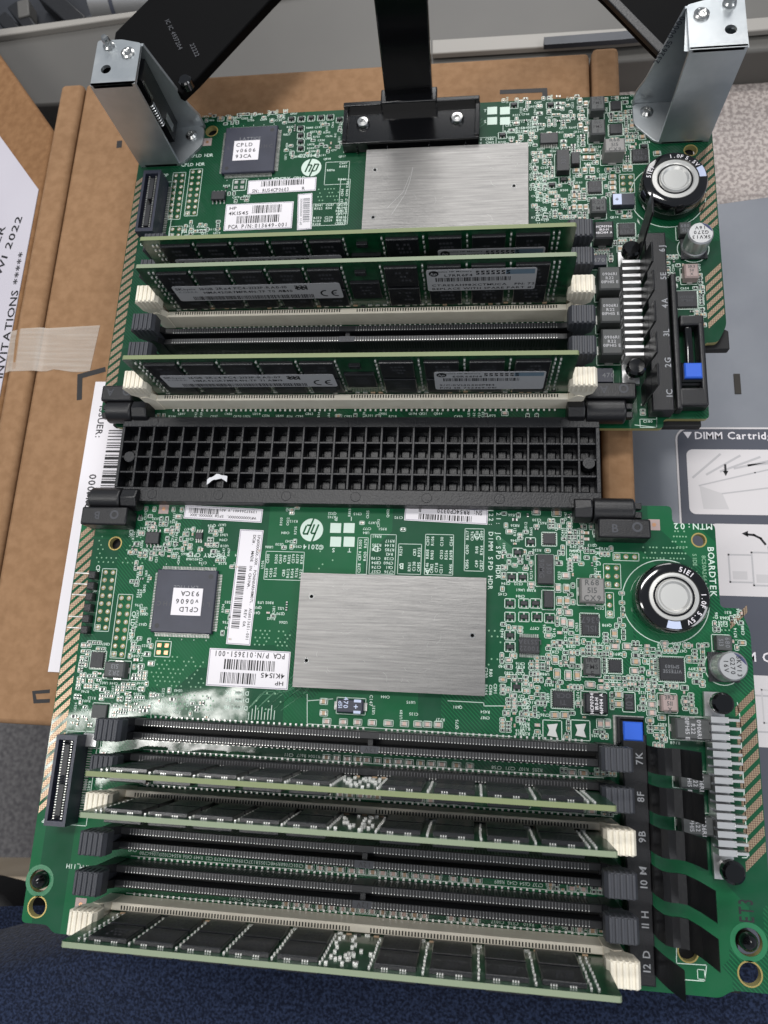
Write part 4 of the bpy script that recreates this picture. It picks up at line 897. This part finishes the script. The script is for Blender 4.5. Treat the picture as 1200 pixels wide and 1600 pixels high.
for s, px, py in (('A', 668, 893), ('B', 627, 885), ('D', 587, 858), ('C', 745, 838)): T(B, s, px, py, 1.9, 180 if s != 'C' else 90)
# big white outline boxes with dense designators
def txtblock(Bd, px0, py0, px1, py1, rot, h=.95, frame=True, dens=.75, pre='CR', m='silk'):
    x, y, wd, hh = RC(px0, py0, px1, py1); rnd = random.Random(int(px0 * 3 + py0))
    if frame: Bd.m.frame(x - wd / 2, y - hh / 2, x + wd / 2, y + hh / 2, .17, ZS, 'silk')
    vertical = rot in (90, -90); L, Wd = (hh, wd) if vertical else (wd, hh); step = h * 3.9; n = int(L / step); rows = int(Wd / (h * 1.35))
    for i in range(n):
        for j in range(rows):
            if rnd.random() > dens: continue
            a = -L / 2 + (i + .5) * L / n + rnd.uniform(-.2, .2); b = -Wd / 2 + (j + .5) * Wd / rows
            dx, dy = (b, a) if vertical else (a, b)
            Bd.m.text(rnd.choice(pre) + str(rnd.randint(10, 999)), x + dx, y + dy, ZS + .012 + .002 * ((i + j) % 3), h, m, rot, mono=.78)
for q in ((558, 840, 574, 897), (578, 835, 618, 897), (622, 850, 658, 897), (664, 835, 708, 898), (726, 826, 756, 892), (414, 862, 474, 906)): txtblock(B, *q, 90 if q[0] != 578 else 180, dens=.8); occ(*RC(*q))
txtblock(A, 508, 253, 545, 288, 0, dens=.5); txtblock(A, 488, 318, 540, 352, 0, dens=.8); txtblock(A, 530, 280, 545, 350, 90, dens=.8)
txtblock(A, 738, 215, 775, 226, 0, frame=True); txtblock(A, 620, 229, 678, 236, 0); txtblock(A, 786, 188, 840, 207, 0, dens=.6)
txtblock(A, 826, 236, 838, 300, 90, frame=False); txtblock(A, 842, 250, 860, 300, 90, frame=False, dens=.7)
txtblock(B, 336, 1195, 440, 1216, 180, .85, False, .9); txtblock(B, 386, 1262, 470, 1272, 180, .85, False, .9); 

txtblock(B, 800, 1082, 838, 1150, 180, .95, False, .85); txtblock(B, 756, 1040, 785, 1090, -90, .95, False, .8)
txtblock(B, 940, 1045, 944, 1060, 0, .9, False, 1); txtblock(B, 110, 1215, 160, 1262, -90, .9, False, .7); txtblock(B, 70, 1283, 100, 1300, 180, .9, False, .8)
txtblock(B, 1090, 1515, 1101, 1530, 90, .9, True); txtblock(A, 1000, 655, 1026, 668, 0, .9); txtblock(B, 885, 845, 907, 876, 0, .85, True, .9)
# board-wide silk lines beside the sockets
for px in ([(480, 1131), (800, 1151)], [(236, 1085), (236, 1128)], [(480, 1085), (480, 1131)], [(700, 1095), (756, 1098), (756, 1103), (798, 1103)], [(520, 1092), (480, 1095)]): B.m.path([U(*p) for p in px], .2, ZS, 'silk')
for y in list(YB.values())[:-1]: B.m.line((-60, y - 6.35), (76, y - 6.35), .2, ZS, 'silk')
for y in list(YA.values()): A.m.line((-66, y + 4.9), (70, y + 4.9), .16, ZS, 'silk')
A.m.path([U(*p) for p in [(1040, 648), (1026, 648), (1026, 668), (992, 664)]], .2, ZS, 'silk')
B.m.path([U(*p) for p in [(1152, 1098), (1156, 1120), (1168, 1340), (1160, 1340)]], .25, ZS, 'silk'); B.m.path([U(*p) for p in [(1057, 1462), (1057, 1505), (1104, 1508), (1101, 1533), (1060, 1530)]], .22, ZS, 'silk')
for row, runs in ((YB['7K'], ((765, 850, 1200), (440, 500, 1192))), (YB['8F'], ((770, 832, 1266),)), (YB['10M'], ((215, 475, 1348), (770, 850, 1385))), (YB['11H'], ((355, 420, 1415), (765, 838, 1445)))):
    for xa, xb, py in runs:
        x0_, x1_ = U(xa, py)[0], U(xb, py)[0]; n_ = max(1, int((x1_ - x0_) / 3.3))
        for i in range(n_): B.m.text(random.choice('CCR') + str(random.randint(12, 1099)), x0_ + (i + .5) * (x1_ - x0_) / n_, row - 5.4, ZS + .02, .95, 'silk', 180, mono=.74); occ(x0_ + (i + .5) * (x1_ - x0_) / n_, row - 5.4, 3.2, 1.2, 0)
# traces and vias
rnd = random.Random(3)
def vias(Bd, px0, py0, px1, py1, nx, ny, skip=.15):
    a, b = U(px0, py0), U(px1, py1)
    for i in range(nx):
        for j in range(ny):
            if rnd.random() < skip: continue
            x = a[0] + (b[0] - a[0]) * (i + (j % 2) * .5) / nx; y = a[1] + (b[1] - a[1]) * j / max(1, ny - 1)
            if free(x, y, .4, .4): Bd.m.ring(x, y, .0, .27, ZS, 'silk_dim', 8)
vias(B, 1005, 855, 1075, 890, 13, 5); vias(B, 1050, 830, 1075, 855, 5, 4); vias(B, 240, 1025, 340, 1075, 14, 8, .35); vias(B, 145, 838, 230, 880, 12, 7, .2); vias(B, 400, 985, 455, 1015, 8, 6, .3); vias(B, 405, 1045, 450, 1110, 8, 6, .6)
vias(B, 1115, 965, 1145, 985, 5, 3); vias(A, 498, 296, 530, 318, 7, 5, .3); vias(A, 540, 190, 700, 225, 12, 3, .5); vias(B, 755, 985, 800, 1040, 5, 7, .4); vias(B, 1150, 1000, 1160, 1080, 2, 7, .1); vias(B, 270, 1085, 335, 1110, 10, 4, .2); vias(B, 440, 860, 560, 890, 12, 5, .7)
for k in range(14):
    a = U(385 + k * 4.5, 1110 - (k % 3) * 4); B.m.path([a, (a[0] + 4 + k * .2, a[1] + 5), (a[0] + 9, a[1] + 5 + k * .35), (a[0] + 17 - k * .3, a[1] + 15)], .12, ZS * .6, 'trace')
for k in range(9): a = U(388 + k * 5, 1124); B.m.line(a, (a[0], a[1] + 2 + (k * 7 % 5) * .5), .22, ZS, 'silk')
for k in range(16):
    a = U(770 + k * 1.2, 830 + k * 3); B.m.path([a, (a[0] + 6, a[1] - 5), (a[0] + 6 + k * .4, a[1] - 9)], .12, ZS * .6, 'trace')
for k in range(12):
    a = U(700 + k * 6, 176 + k); A.m.path([a, (a[0] - 5, a[1] - 4), (a[0] - 12, a[1] - 4 - k * .2)], .12, ZS * .6, 'trace')
# listed ceramic capacitors, lower board
Z5 = lambda px, py: (740 + px / 2.609, 780 + py / 2.609)
for px, py, v in ((375, 312, 0), (343, 362, 1), (378, 364, 1), (350, 415, 1), (380, 415, 1), (385, 462, 0), (365, 500, 1), (395, 508, 1), (340, 712, 1), (385, 718, 1), (422, 718, 1), (332, 655, 1), (400, 655, 1), (475, 756, 0), (660, 662, 0), (655, 700, 0), (590, 797, 0), (590, 835, 0), (590, 872, 0), (725, 837, 0), (725, 870, 0), (480, 917, 0), (515, 915, 1), (545, 915, 1), (480, 948, 0), (338, 58, 0), (255, 52, 0), (572, 548, 1), (620, 548, 0), (575, 600, 0), (625, 600, 0), (330, 880, 0), (372, 880, 0), (805, 905, 1), (690, 915, 1)):
    capP(B, *Z5(px, py), 2.3 if (px, py) in ((338, 58), (475, 756), (385, 718), (422, 718), (340, 712)) else 2.0, 1.3, 'pink' if px % 2 else 'cap', bool(v))
for px in (510.7, 536.7, 559, 581.7, 607, 632, 653, 668, 685): capP(B, px, 1127 + (px - 510) * .03, 2.2 if px in (607,) else 1.9, 1.15, 'pink')
for px, py in ((506, 1096), (506, 1114), (515, 1114)): capP(B, px, py, 1.8, 1.2, 'cap')
def caprow(row, pxs, dy=-5.4, py=1200, l=1.9, wd=1.05):
    for i, px in enumerate(pxs):
        x = U(px, py)[0]; y = row + dy; ll = l * (1, .85, 1, 1.1)[i % 4]
        if free(x, y, ll - .3, wd - .3, 0):
            m = M(); smd(m, B, x, y, ll, wd, 'pink' if i % 3 else 'cap'); B.put(m, 'ceramic_capacitor'); occ(x, y, ll, wd, .2)
caprow(YB['7K'], [400 + v / 3 for v in (330, 378, 428, 478, 520, 570, 618, 668, 718, 772, 822, 872, 940, 1003)] + [893, 911], py=1190)
caprow(YB['8F'], [400 + v / 3 for v in (290, 340, 395, 440, 490, 530, 570, 620, 670, 720, 770, 820, 870, 930, 985)] + [900, 924], py=1245)
caprow(YB['10M'], [450 + v / 3 for v in (100, 150, 195, 245, 300, 345, 398, 445, 495, 548, 600, 650, 700, 775, 832, 888)] + [893, 911], py=1365)
caprow(YB['11H'], [450 + v / 3 for v in (-10, 40, 88, 150, 205, 258, 305, 350, 395, 445, 495, 545, 595, 640, 765, 825, 880)] + [905, 925], py=1425)
Z4 = lambda px, py: (800 + px / 3, 120 + py / 3)
for px, py, v in ((318, 115, 1), (345, 130, 1), (320, 232, 1), (345, 250, 1), (345, 348, 0), (345, 382, 0), (375, 348, 0), (375, 382, 0), (405, 365, 0), (300, 442, 0), (340, 440, 1), (375, 440, 1), (530, 428, 1), (552, 428, 1), (574, 428, 1), (300, 520, 0), (470, 470, 0), (470, 500, 0), (470, 525, 0), (290, 615, 1), (318, 615, 1), (345, 615, 1), (560, 235, 1), (590, 240, 1), (610, 285, 0), (650, 335, 0), (680, 360, 0), (760, 715, 1), (505, 810, 1)):
    capP(A, *Z4(px, py), 1.9, 1.2, 'cap', bool(v))
for px, py in ((933, 385), (950, 385), (965, 385), (1100, 412), (1100, 432), (345, 186), (360, 186)): capP(A, px, py, 2.0, 1.3, 'cap')
# the sea of small passives, placed where the photograph is busy
def sea(Bd, regs, seed):
    rnd = random.Random(seed)
    for (a, b, c, d, dens, txt) in regs:
        P = [U(a, b), U(c, b), U(c, d), U(a, d)]; x0 = min(P[0][0], P[3][0]); x1 = max(P[1][0], P[2][0]); y1 = P[0][1]; y0 = P[3][1]
        n = int((x1 - x0) * (y1 - y0) * dens * 5)
        for _ in range(n):
            x = rnd.uniform(x0, x1); y = rnd.uniform(y0, y1); hs = (int(x // 5.5) * 7 + int(y // 4.2) * 13) % 5; v = hs < 2; x = round(x / (.95 if v else 1.65)) * (.95 if v else 1.65); y = round(y / (1.65 if v else .95)) * (1.65 if v else .95); big = hs == 2
            l, wd = (1.6, .85) if big else (1.05, .55)
            wx, wy = (wd, l) if v else (l, wd)
            if rnd.random() < txt:
                h = .85; s = rnd.choice('CRCRUQ') + str(rnd.randint(10, 999)); tw = len(s) * .78 * h; tr = rnd.random() < .3
                w2, h2 = (h, tw) if tr else (tw, h)
                if free(x, y, w2, h2, .05): Bd.m.text(s, x, y, ZS + .01, h, 'silk', (90 if tr else 0) + (180 if Bd is B and not tr else 0), mono=.78); occ(x, y, w2, h2, .05)
            elif free(x, y, wx, wy, .12):
                smd(Bd.pas, Bd, x, y, l, wd, rnd.choice(('res', 'res', 'cap', 'pink')), v, silk=rnd.random() < .85); occ(x, y, wx, wy, .12)
sea(B, [(785, 800, 925, 880, .16, .4), (785, 880, 900, 1000, .14, .4), (785, 1000, 1000, 1160, .34, .3), (940, 990, 1130, 1120, .42, .25), (1000, 1115, 1055, 1160, .3, .3), (880, 800, 940, 860, .25, .4), (1120, 955, 1160, 1010, .15, .6), (215, 795, 275, 870, .25, .4), (285, 822, 350, 880, .14, .6),
        (125, 1000, 230, 1075, .28, .35), (95, 1075, 230, 1130, .16, .3), (230, 1075, 330, 1130, .05, .3), (210, 880, 235, 1030, .12, .6), (405, 850, 450, 970, .06, .6), (440, 790, 470, 900, .08, .6), (345, 860, 360, 1000, .06, .5), (880, 1190, 975, 1215, .4, .1), (880, 1255, 975, 1280, .35, .1), (160, 1170, 330, 1200, .2, .3), (160, 1235, 330, 1255, .2, .3), (220, 1400, 360, 1420, .25, .5), (850, 1380, 950, 1405, .4, .1), (850, 1440, 950, 1465, .4, .1), (510, 800, 640, 835, .05, .8), (500, 1085, 760, 1120, .012, .8), (1095, 1020, 1150, 1085, .12, .5), (930, 860, 1000, 990, .12, .5), (200, 1215, 330, 1330, .05, .6)], 11)
sea(A, [(786, 155, 905, 235, .10, .5), (905, 155, 1010, 235, .30, .3), (826, 235, 1010, 345, .30, .3), (905, 370, 1010, 420, .35, .2), (1030, 400, 1110, 470, .30, .2), (1085, 430, 1115, 530, .35, .1), (320, 180, 460, 196, .12, .5), (435, 190, 545, 250, .10, .6), (350, 285, 385, 315, .25, .4), (240, 350, 345, 375, .1, .5), (640, 235, 700, 238, .1, .5), (905, 600, 930, 612, .3, .3), (230, 640, 850, 652, .10, .8), (1000, 630, 1030, 650, .25, .4), (1065, 510, 1085, 560, .2, .1)], 12)
for Bd in (A, B):
    tag(Bd.pas.build('tiny_component', Bd.e, off=Bd.off, rec=False, smooth=False), kind='stuff')
# standing posts coming through the big holes
for px, py in ((1170, 1472), (62, 1376)):
    x, y = U(px, py, 1); m = M(); m.lathe(x, y, [(2.4, -6), (2.4, 1.0), (1.6, 2.6), (.6, 3.4)], 'plastic_gloss', 24); B.put(m, 'locating_post')
for Bd in (A, B): Bd.put(Bd.m, 'printed_board', rec=False, smooth=False)
# insulating sheet beneath each board
m = M(); m.prism([(-82, 27), (109, 27), (109, 53.5), (119.2, 53.5), (119.2, 60), (112, 64), (112, 149), (-87, 149), (-87, 27)][::-1], -5.6, -2.6, 'dark_void'); A.put(m, 'rear_shield', bevel=.4)
m = M(); m.prism([(-84, -130.5), (110, -130.5), (110, -35), (100, -6), (-86, -6), (-86, -120)][::-1], -5.6, -2.6, 'dark_void'); B.put(m, 'rear_shield', bevel=.4)

# ================================================================== brackets on the upper board
def bracket(sx, x_out, x_in, yf, yb, H, lab):
    e = bpy.data.objects.new('metal_bracket', None); m = M(); th = 1.1
    lo, hi = sorted((x_out, x_in))
    m.box(lo, hi, yf, yf + th, .1, H, 'zinc')                                     # front wall
    V, top, side = sheet_with_holes(outline_pts([(lo, yf), (hi, yf), (hi, yb - 1), (hi - (hi - lo) * .45, yb + 1), (lo, yb + 1.2)] if sx < 0 else [(lo, yf), (hi, yf), (hi, yb + 1.2), (lo + (hi - lo) * .45, yb + 1), (lo, yb - 1)], 1.0), [(lo + 4.6 if sx < 0 else hi - 4.6, yf + 6.5, 1.75)], H - th, H, None, None)
    m.add(V, top + side, 'zinc')
    m.box(*sorted((x_out, x_out - sx * -0 + (th if sx < 0 else -th))), yf + th, yb, .1, H - th, 'zinc')     # outer wall
    s_ = 1 if sx < 0 else -1
    prof = [(x_out, .1), (x_in + s_ * 8.2, .1), (x_in + s_ * 8.0, 6), (x_in + s_ * 6, 11), (x_in + s_ * .2, H - th), (x_out, H - th)]
    m.prism(prof, yb - th, yb, 'zinc', 'y')
    m.prism(outline_pts([(x_out, yf), (x_in + s_ * 1, yf), (x_in + s_ * 8.2, yf + 8), (x_in + s_ * 8.2, yb - th), (x_out, yb - th)], 2), .05, 1.1, 'zinc')
    o = m.build('metal_bracket', UP, off=A.off, bevel=.5, smooth=True)
    o['label'] = lab
    cx = x_in + s_ * 3.6
    p = M(); p.lathe(cx, yb - 5, [(2.2, 1.1), (2.2, 1.6), (1.4, 2.3), (.9, 2.3), (.7, 1.9), (.1, 1.9)], 'steel', 20); A.sub(p, 'screw', o)
    a = (lo + 4.4) if sx < 0 else (hi - 4.4)
    p = M(); p.lathe(a, yb - 1.5, [(2.1, H), (2.0, H + .6), (1.4, H + 1.0), (1.3, H + 3.0), (.9, H + 3.8), (.1, H + 3.9)], 'steel', 20); A.sub(p, 'stud', o)
    b = hi - 4 if sx < 0 else lo + 4
    p = M(); p.lathe(b, yb - 5.0, [(2.3, H), (2.3, H + .5), (1.7, H + .8), (1.3, H + .5), (.9, H + .5), (.7, H + .3), (.1, H + .3)], 'steel', 20); A.sub(p, 'rivet', o)
    return o, s_
o, s_ = bracket(-1, -89.2, -73.7, 130.3, 147.6, 38, 'left metal bracket with the spring mechanism')
m = M(); m.box(-87.9, -87.0, 134, 145, 6, 34, 'plastic_black'); m.prism([(-79, 4), (-75, 4), (-75, 32), (-79, 33)], 137.5, 146.4, 'plastic_black', 'y'); A.sub(m, 'slide_block', o)
m = M()
for i in range(9): m.cyl(134.5, 19 + 0 * i, -76 + i * .0, -75.2, 1.0, 'steel', 12, axis='x') if False else m.lathe(-75.2, 135.5, [(1.2, 15 + i * 1.1), (1.4, 15.25 + i * 1.1), (1.2, 15.5 + i * 1.1)], 'steel', 14)
m.box(-75.2, -74.7, 137, 138.4, 24, 31, 'steel'); m.box(-75.2, -74.3, 138.5, 141.5, 8, 14, 'steel'); A.sub(m, 'spring', o)
o, s_ = bracket(1, 116.2, 99.6, 130.0, 147.6, 38, 'right metal bracket beside the round capacitor')
m = M(); m.T = Matrix(((0, 0, 0, 0), (0, 0, 0, 0), (0, 0, 0, 0), (0, 0, 0, 1))) if False else None
q = M(); q.T = Matrix.Translation((96.6, 146.35, 22)) @ Matrix.Rotation(math.radians(90), 4, 'X') @ Matrix.Rotation(math.radians(72), 4, 'Z'); q.text('232635', 0, 0, 0, 2.0, 'cover_dark', 0); q.text('00000', 9, 1, 0, 2.0, 'cover_dark', 0); q.T = None; A.sub(q, 'stamped_number', o, smooth=False)
# ---- handle
m = M(); m.box(-11, 38, 133.0, 147.2, 2.2, 4.4, 'plastic_gloss'); m.box(-11, 38, 146.6, 148.4, .5, 6.8, 'plastic_gloss'); m.box(-11, -9.2, 133, 147, .5, 5.6, 'plastic_gloss'); m.box(36.4, 38.2, 133, 147, .5, 5.6, 'plastic_gloss'); m.box(-11, 38, 132.2, 133.4, .1, 4.9, 'plastic_gloss')
for x in (-6, 5, 20, 33): m.box(x, x + .6, 131.4, 132.3, .1, 3.2, 'plastic_gloss')
hb = A.put(m, 'handle_base', bevel=.35)
for px, py in ((567, 192), (714, 185)):
    x, y = U(px, py, 5); p = M(); p.lathe(x, y, [(2.5, 4.4), (2.5, 5.0), (1.9, 5.8), (1.0, 5.9), (.9, 5.3), (.1, 5.3)], 'steel', 20); A.sub(p, 'screw', hb)
m = M(); m.prism([(147, 4.5), (151.5, 4.5), (157.5, 40), (166, 90), (163, 90), (153.5, 40)], 4.4, 21.4, 'plastic_gloss', 'x'); m.box(2.8, 23.0, 145.5, 151.5, 2.5, 8.5, 'plastic_gloss'); A.put(m, 'handle_arm', bevel=.5)
# ---- black lever arms behind the brackets
def arm(pts, z, label, o0):
    m = M(); m.prism([U(*p, z) for p in pts][::-1], z - 4, z, 'arm_black'); e = [U(*p, z) for p in pts]
    m.line(e[1], e[2], .9, z + .05, 'steel') if False else None
    return m
t = thing('lever_arm', (-60, 165, 15), 'black steel lever arm with embossed digits running behind the left bracket', 'lever arm', 'black lever arms behind the brackets')
m = arm([(178, 62), (180, 50), (300, -70), (490, -70), (422, 0), (306, 124), (283, 146), (235, 118)], 18, '', None); m.build('arm_plate', t, bevel=.5, off=(-60, 165, 15))
q = M(); a = U(255, 18, 18); b2 = U(290, 92, 18); ang = math.degrees(math.atan2(b2[1] - a[1], b2[0] - a[0])); q.text('1C 1C 4937204', (a[0] + b2[0]) / 2, (a[1] + b2[1]) / 2, 18.15, 1.7, 'chip_print_dim', ang); q.text('22222', b2[0] + 3.2, b2[1] + 3.5, 18.15, 1.7, 'chip_print_dim', ang); q.build('embossed_number', t, smooth=False, off=(-60, 165, 15))
q = M(); a = U(292, 132, 18); q.cyl(a[0], a[1], 17, 20.5, 2.4, 'plastic_gloss', 16, .5); q.build('pivot', t, off=(-60, 165, 15))
t = thing('lever_arm', (95, 165, 15), 'black steel lever arm with a rolled edge running behind the right bracket', 'lever arm', 'black lever arms behind the brackets')
m = arm([(1034, 84), (948, -4), (880, -70), (1130, -70), (1110, 60), (1060, 90)], 18, '', None); m.build('arm_plate', t, bevel=.5, off=(95, 165, 15))
q = M(); a = U(1034, 84, 18); b2 = U(948, -4, 18); d = Vector((b2[0] - a[0], b2[1] - a[1], 0)).normalized(); n = Vector((-d.y, d.x, 0))
e = Vector((b2[0], b2[1], 0)) + d * 12; s0 = Vector((a[0], a[1], 0)); nn = n * 1.6; q.prism([tuple((s0 + nn).xy), tuple((s0 - nn).xy), tuple((e - nn).xy), tuple((e + nn).xy)], 17.5, 19.6, 'plastic_black'); q.build('rolled_edge', t, bevel=.4, off=(95, 165, 15))

# ================================================================== hinge cover
t = thing('hinge_cover', (0, 12, 0), 'black plastic lattice cover joining the upper and lower circuit boards', 'hinge cover'); O = (0, 12, 0)
m = M(); X0, X1, Y0, Y1, zt = -79.2, 76.6, -1.8, 27.4, 4.6
m.box(X0, X1, Y0, Y1, -2.0, -.6, 'plastic_spine'); m.box(X0, X1, Y1 - 3.4, Y1, -1, zt, 'plastic_spine'); m.box(X0, X1, Y0, Y0 + 4.8, -1, zt, 'plastic_spine'); m.box(X0, X0 + 1, Y0 + 4.8, Y1 - 3.4, -1, zt, 'plastic_spine'); m.box(X1 - 1.2, X1, Y0 + 4.8, Y1 - 3.4, -1, zt, 'plastic_spine')
ya, yb = Y0 + 4.8, Y1 - 3.4
for i in range(1, 4): y = ya + (yb - ya) * i / 4; m.box(X0 + 1, X1 - 1.2, y - .35, y + .35, -1, zt - .3, 'plastic_spine')
nc = 30
for i in range(1, nc): x = X0 + 1 + (X1 - X0 - 2.2) * i / nc; m.box(x - .38, x + .38, ya, yb, -1, zt - .05, 'plastic_spine')
for i in range(nc):
    x = X0 + 1 + (X1 - X0 - 2.2) * (i + .5) / nc
    for j in range(4): y = ya + (yb - ya) * (j + .5) / 4; m.cb(x - .2, y, 3.2, 3.2, -1, -.2 + (.3 if j == 2 else 0), 'plastic_spine', .4)
for i in range(7):
    m.cyl(X0 + 11 + i * 22.4, Y1 - 1.7, 2, zt + .12, 1.5, 'plastic_spine', 24); m.cyl(X0 + 13.5 + i * 22.4, Y0 + 2.4, 2, zt + .12, 1.6, 'plastic_spine', 24)
for x, y in ((X1 - 3.4, 12.5), (X0 + 3.6, 13.5)): m.cyl(x, y, 0, zt - .25, 1.9, 'plastic_spine', 24)
m.build('lattice', t, bevel=.14, off=O)
def hinge(x0, x1, yb_, bx0, bx1, by0, by1, letter, rot, left):
    m = M(); m.box(bx0, bx1, by0, by1, .2, 7.5, 'plastic_black'); 
    cx, cy = (bx0 + bx1) / 2, (by0 + by1) / 2; sg = 1 if left else 1
    m.text(letter, cx - 2.5 * (1 if letter == 'A' else 1), cy, 7.56, 2.6, 'latch_grey', rot); m.ring(cx + 3.6, cy + .4, .9, 1.5, 7.56, 'latch_grey', 18)
    p = m.build('hinge_block', t, bevel=.6, off=O)
    m = M(); m.cyl(yb_, 3.6, x0, x1, 3.9, 'plastic_black', 28, axis='x', c=.5)
    q = (x0 - 2.2, x0) if left else (x1, x1 + 2.2)
    for dz in (-1.4, 1.4): m.box(*q, yb_ - 1 + dz, yb_ + 1 + dz, 2.4, 4.8, 'plastic_black')
    ib = (x1 + .2, x1 + 5.6) if left else (x0 - 5.6, x0 - .2); m.cyl(yb_, 3.6, *ib, 3.9, 'plastic_black', 8, axis='x', c=.4)
    m.build('hinge_barrel', t, bevel=.3, off=O)
hinge(-85, -76, 29.6, -87, -76, 32.2, 37.8, 'A', 180, True); hinge(72.5, 84.5, 29.6, 72.5, 87.5, 32.6, 37.8, 'A', 180, False)
hinge(-86, -75.5, -1.2, -87.6, -72, -10.6, -4.6, 'B', 180, True); hinge(74, 86, -2.4, 75, 90, -11.4, -5.6, 'B', 0, False)
# torn paper scrap on the lattice
m = M(); x, y = U(340, 750, 5); rnd = random.Random(2); n = 9; vs = []
for i in range(n):
    u = i / (n - 1); xx = x - 3.4 + 6.6 * u; yy = y - .9 + 1.7 * math.sin(u * 2.4); wd = .5 + .45 * math.sin(u * 7 + 1) ** 2; zz = 5.0 + 1.0 * math.sin(u * 3.1) + rnd.uniform(0, .3)
    vs += [(xx, yy - wd, zz), (xx + .1, yy + wd, zz + .3), (xx, yy - wd, zz - .15), (xx + .1, yy + wd, zz + .15)]
fs = []
for i in range(n - 1): a = 4 * i; fs += [(a, a + 4, a + 5, a + 1), (a + 2, a + 3, a + 7, a + 6), (a, a + 2, a + 6, a + 4), (a + 1, a + 5, a + 7, a + 3)]
m.add(vs, fs + [(0, 1, 3, 2), (32, 34, 35, 33)], 'scrap'); tag(m.build('paper_scrap', off=(x, y, 5)), 'small torn white paper scrap lying on the black lattice', 'paper scrap')
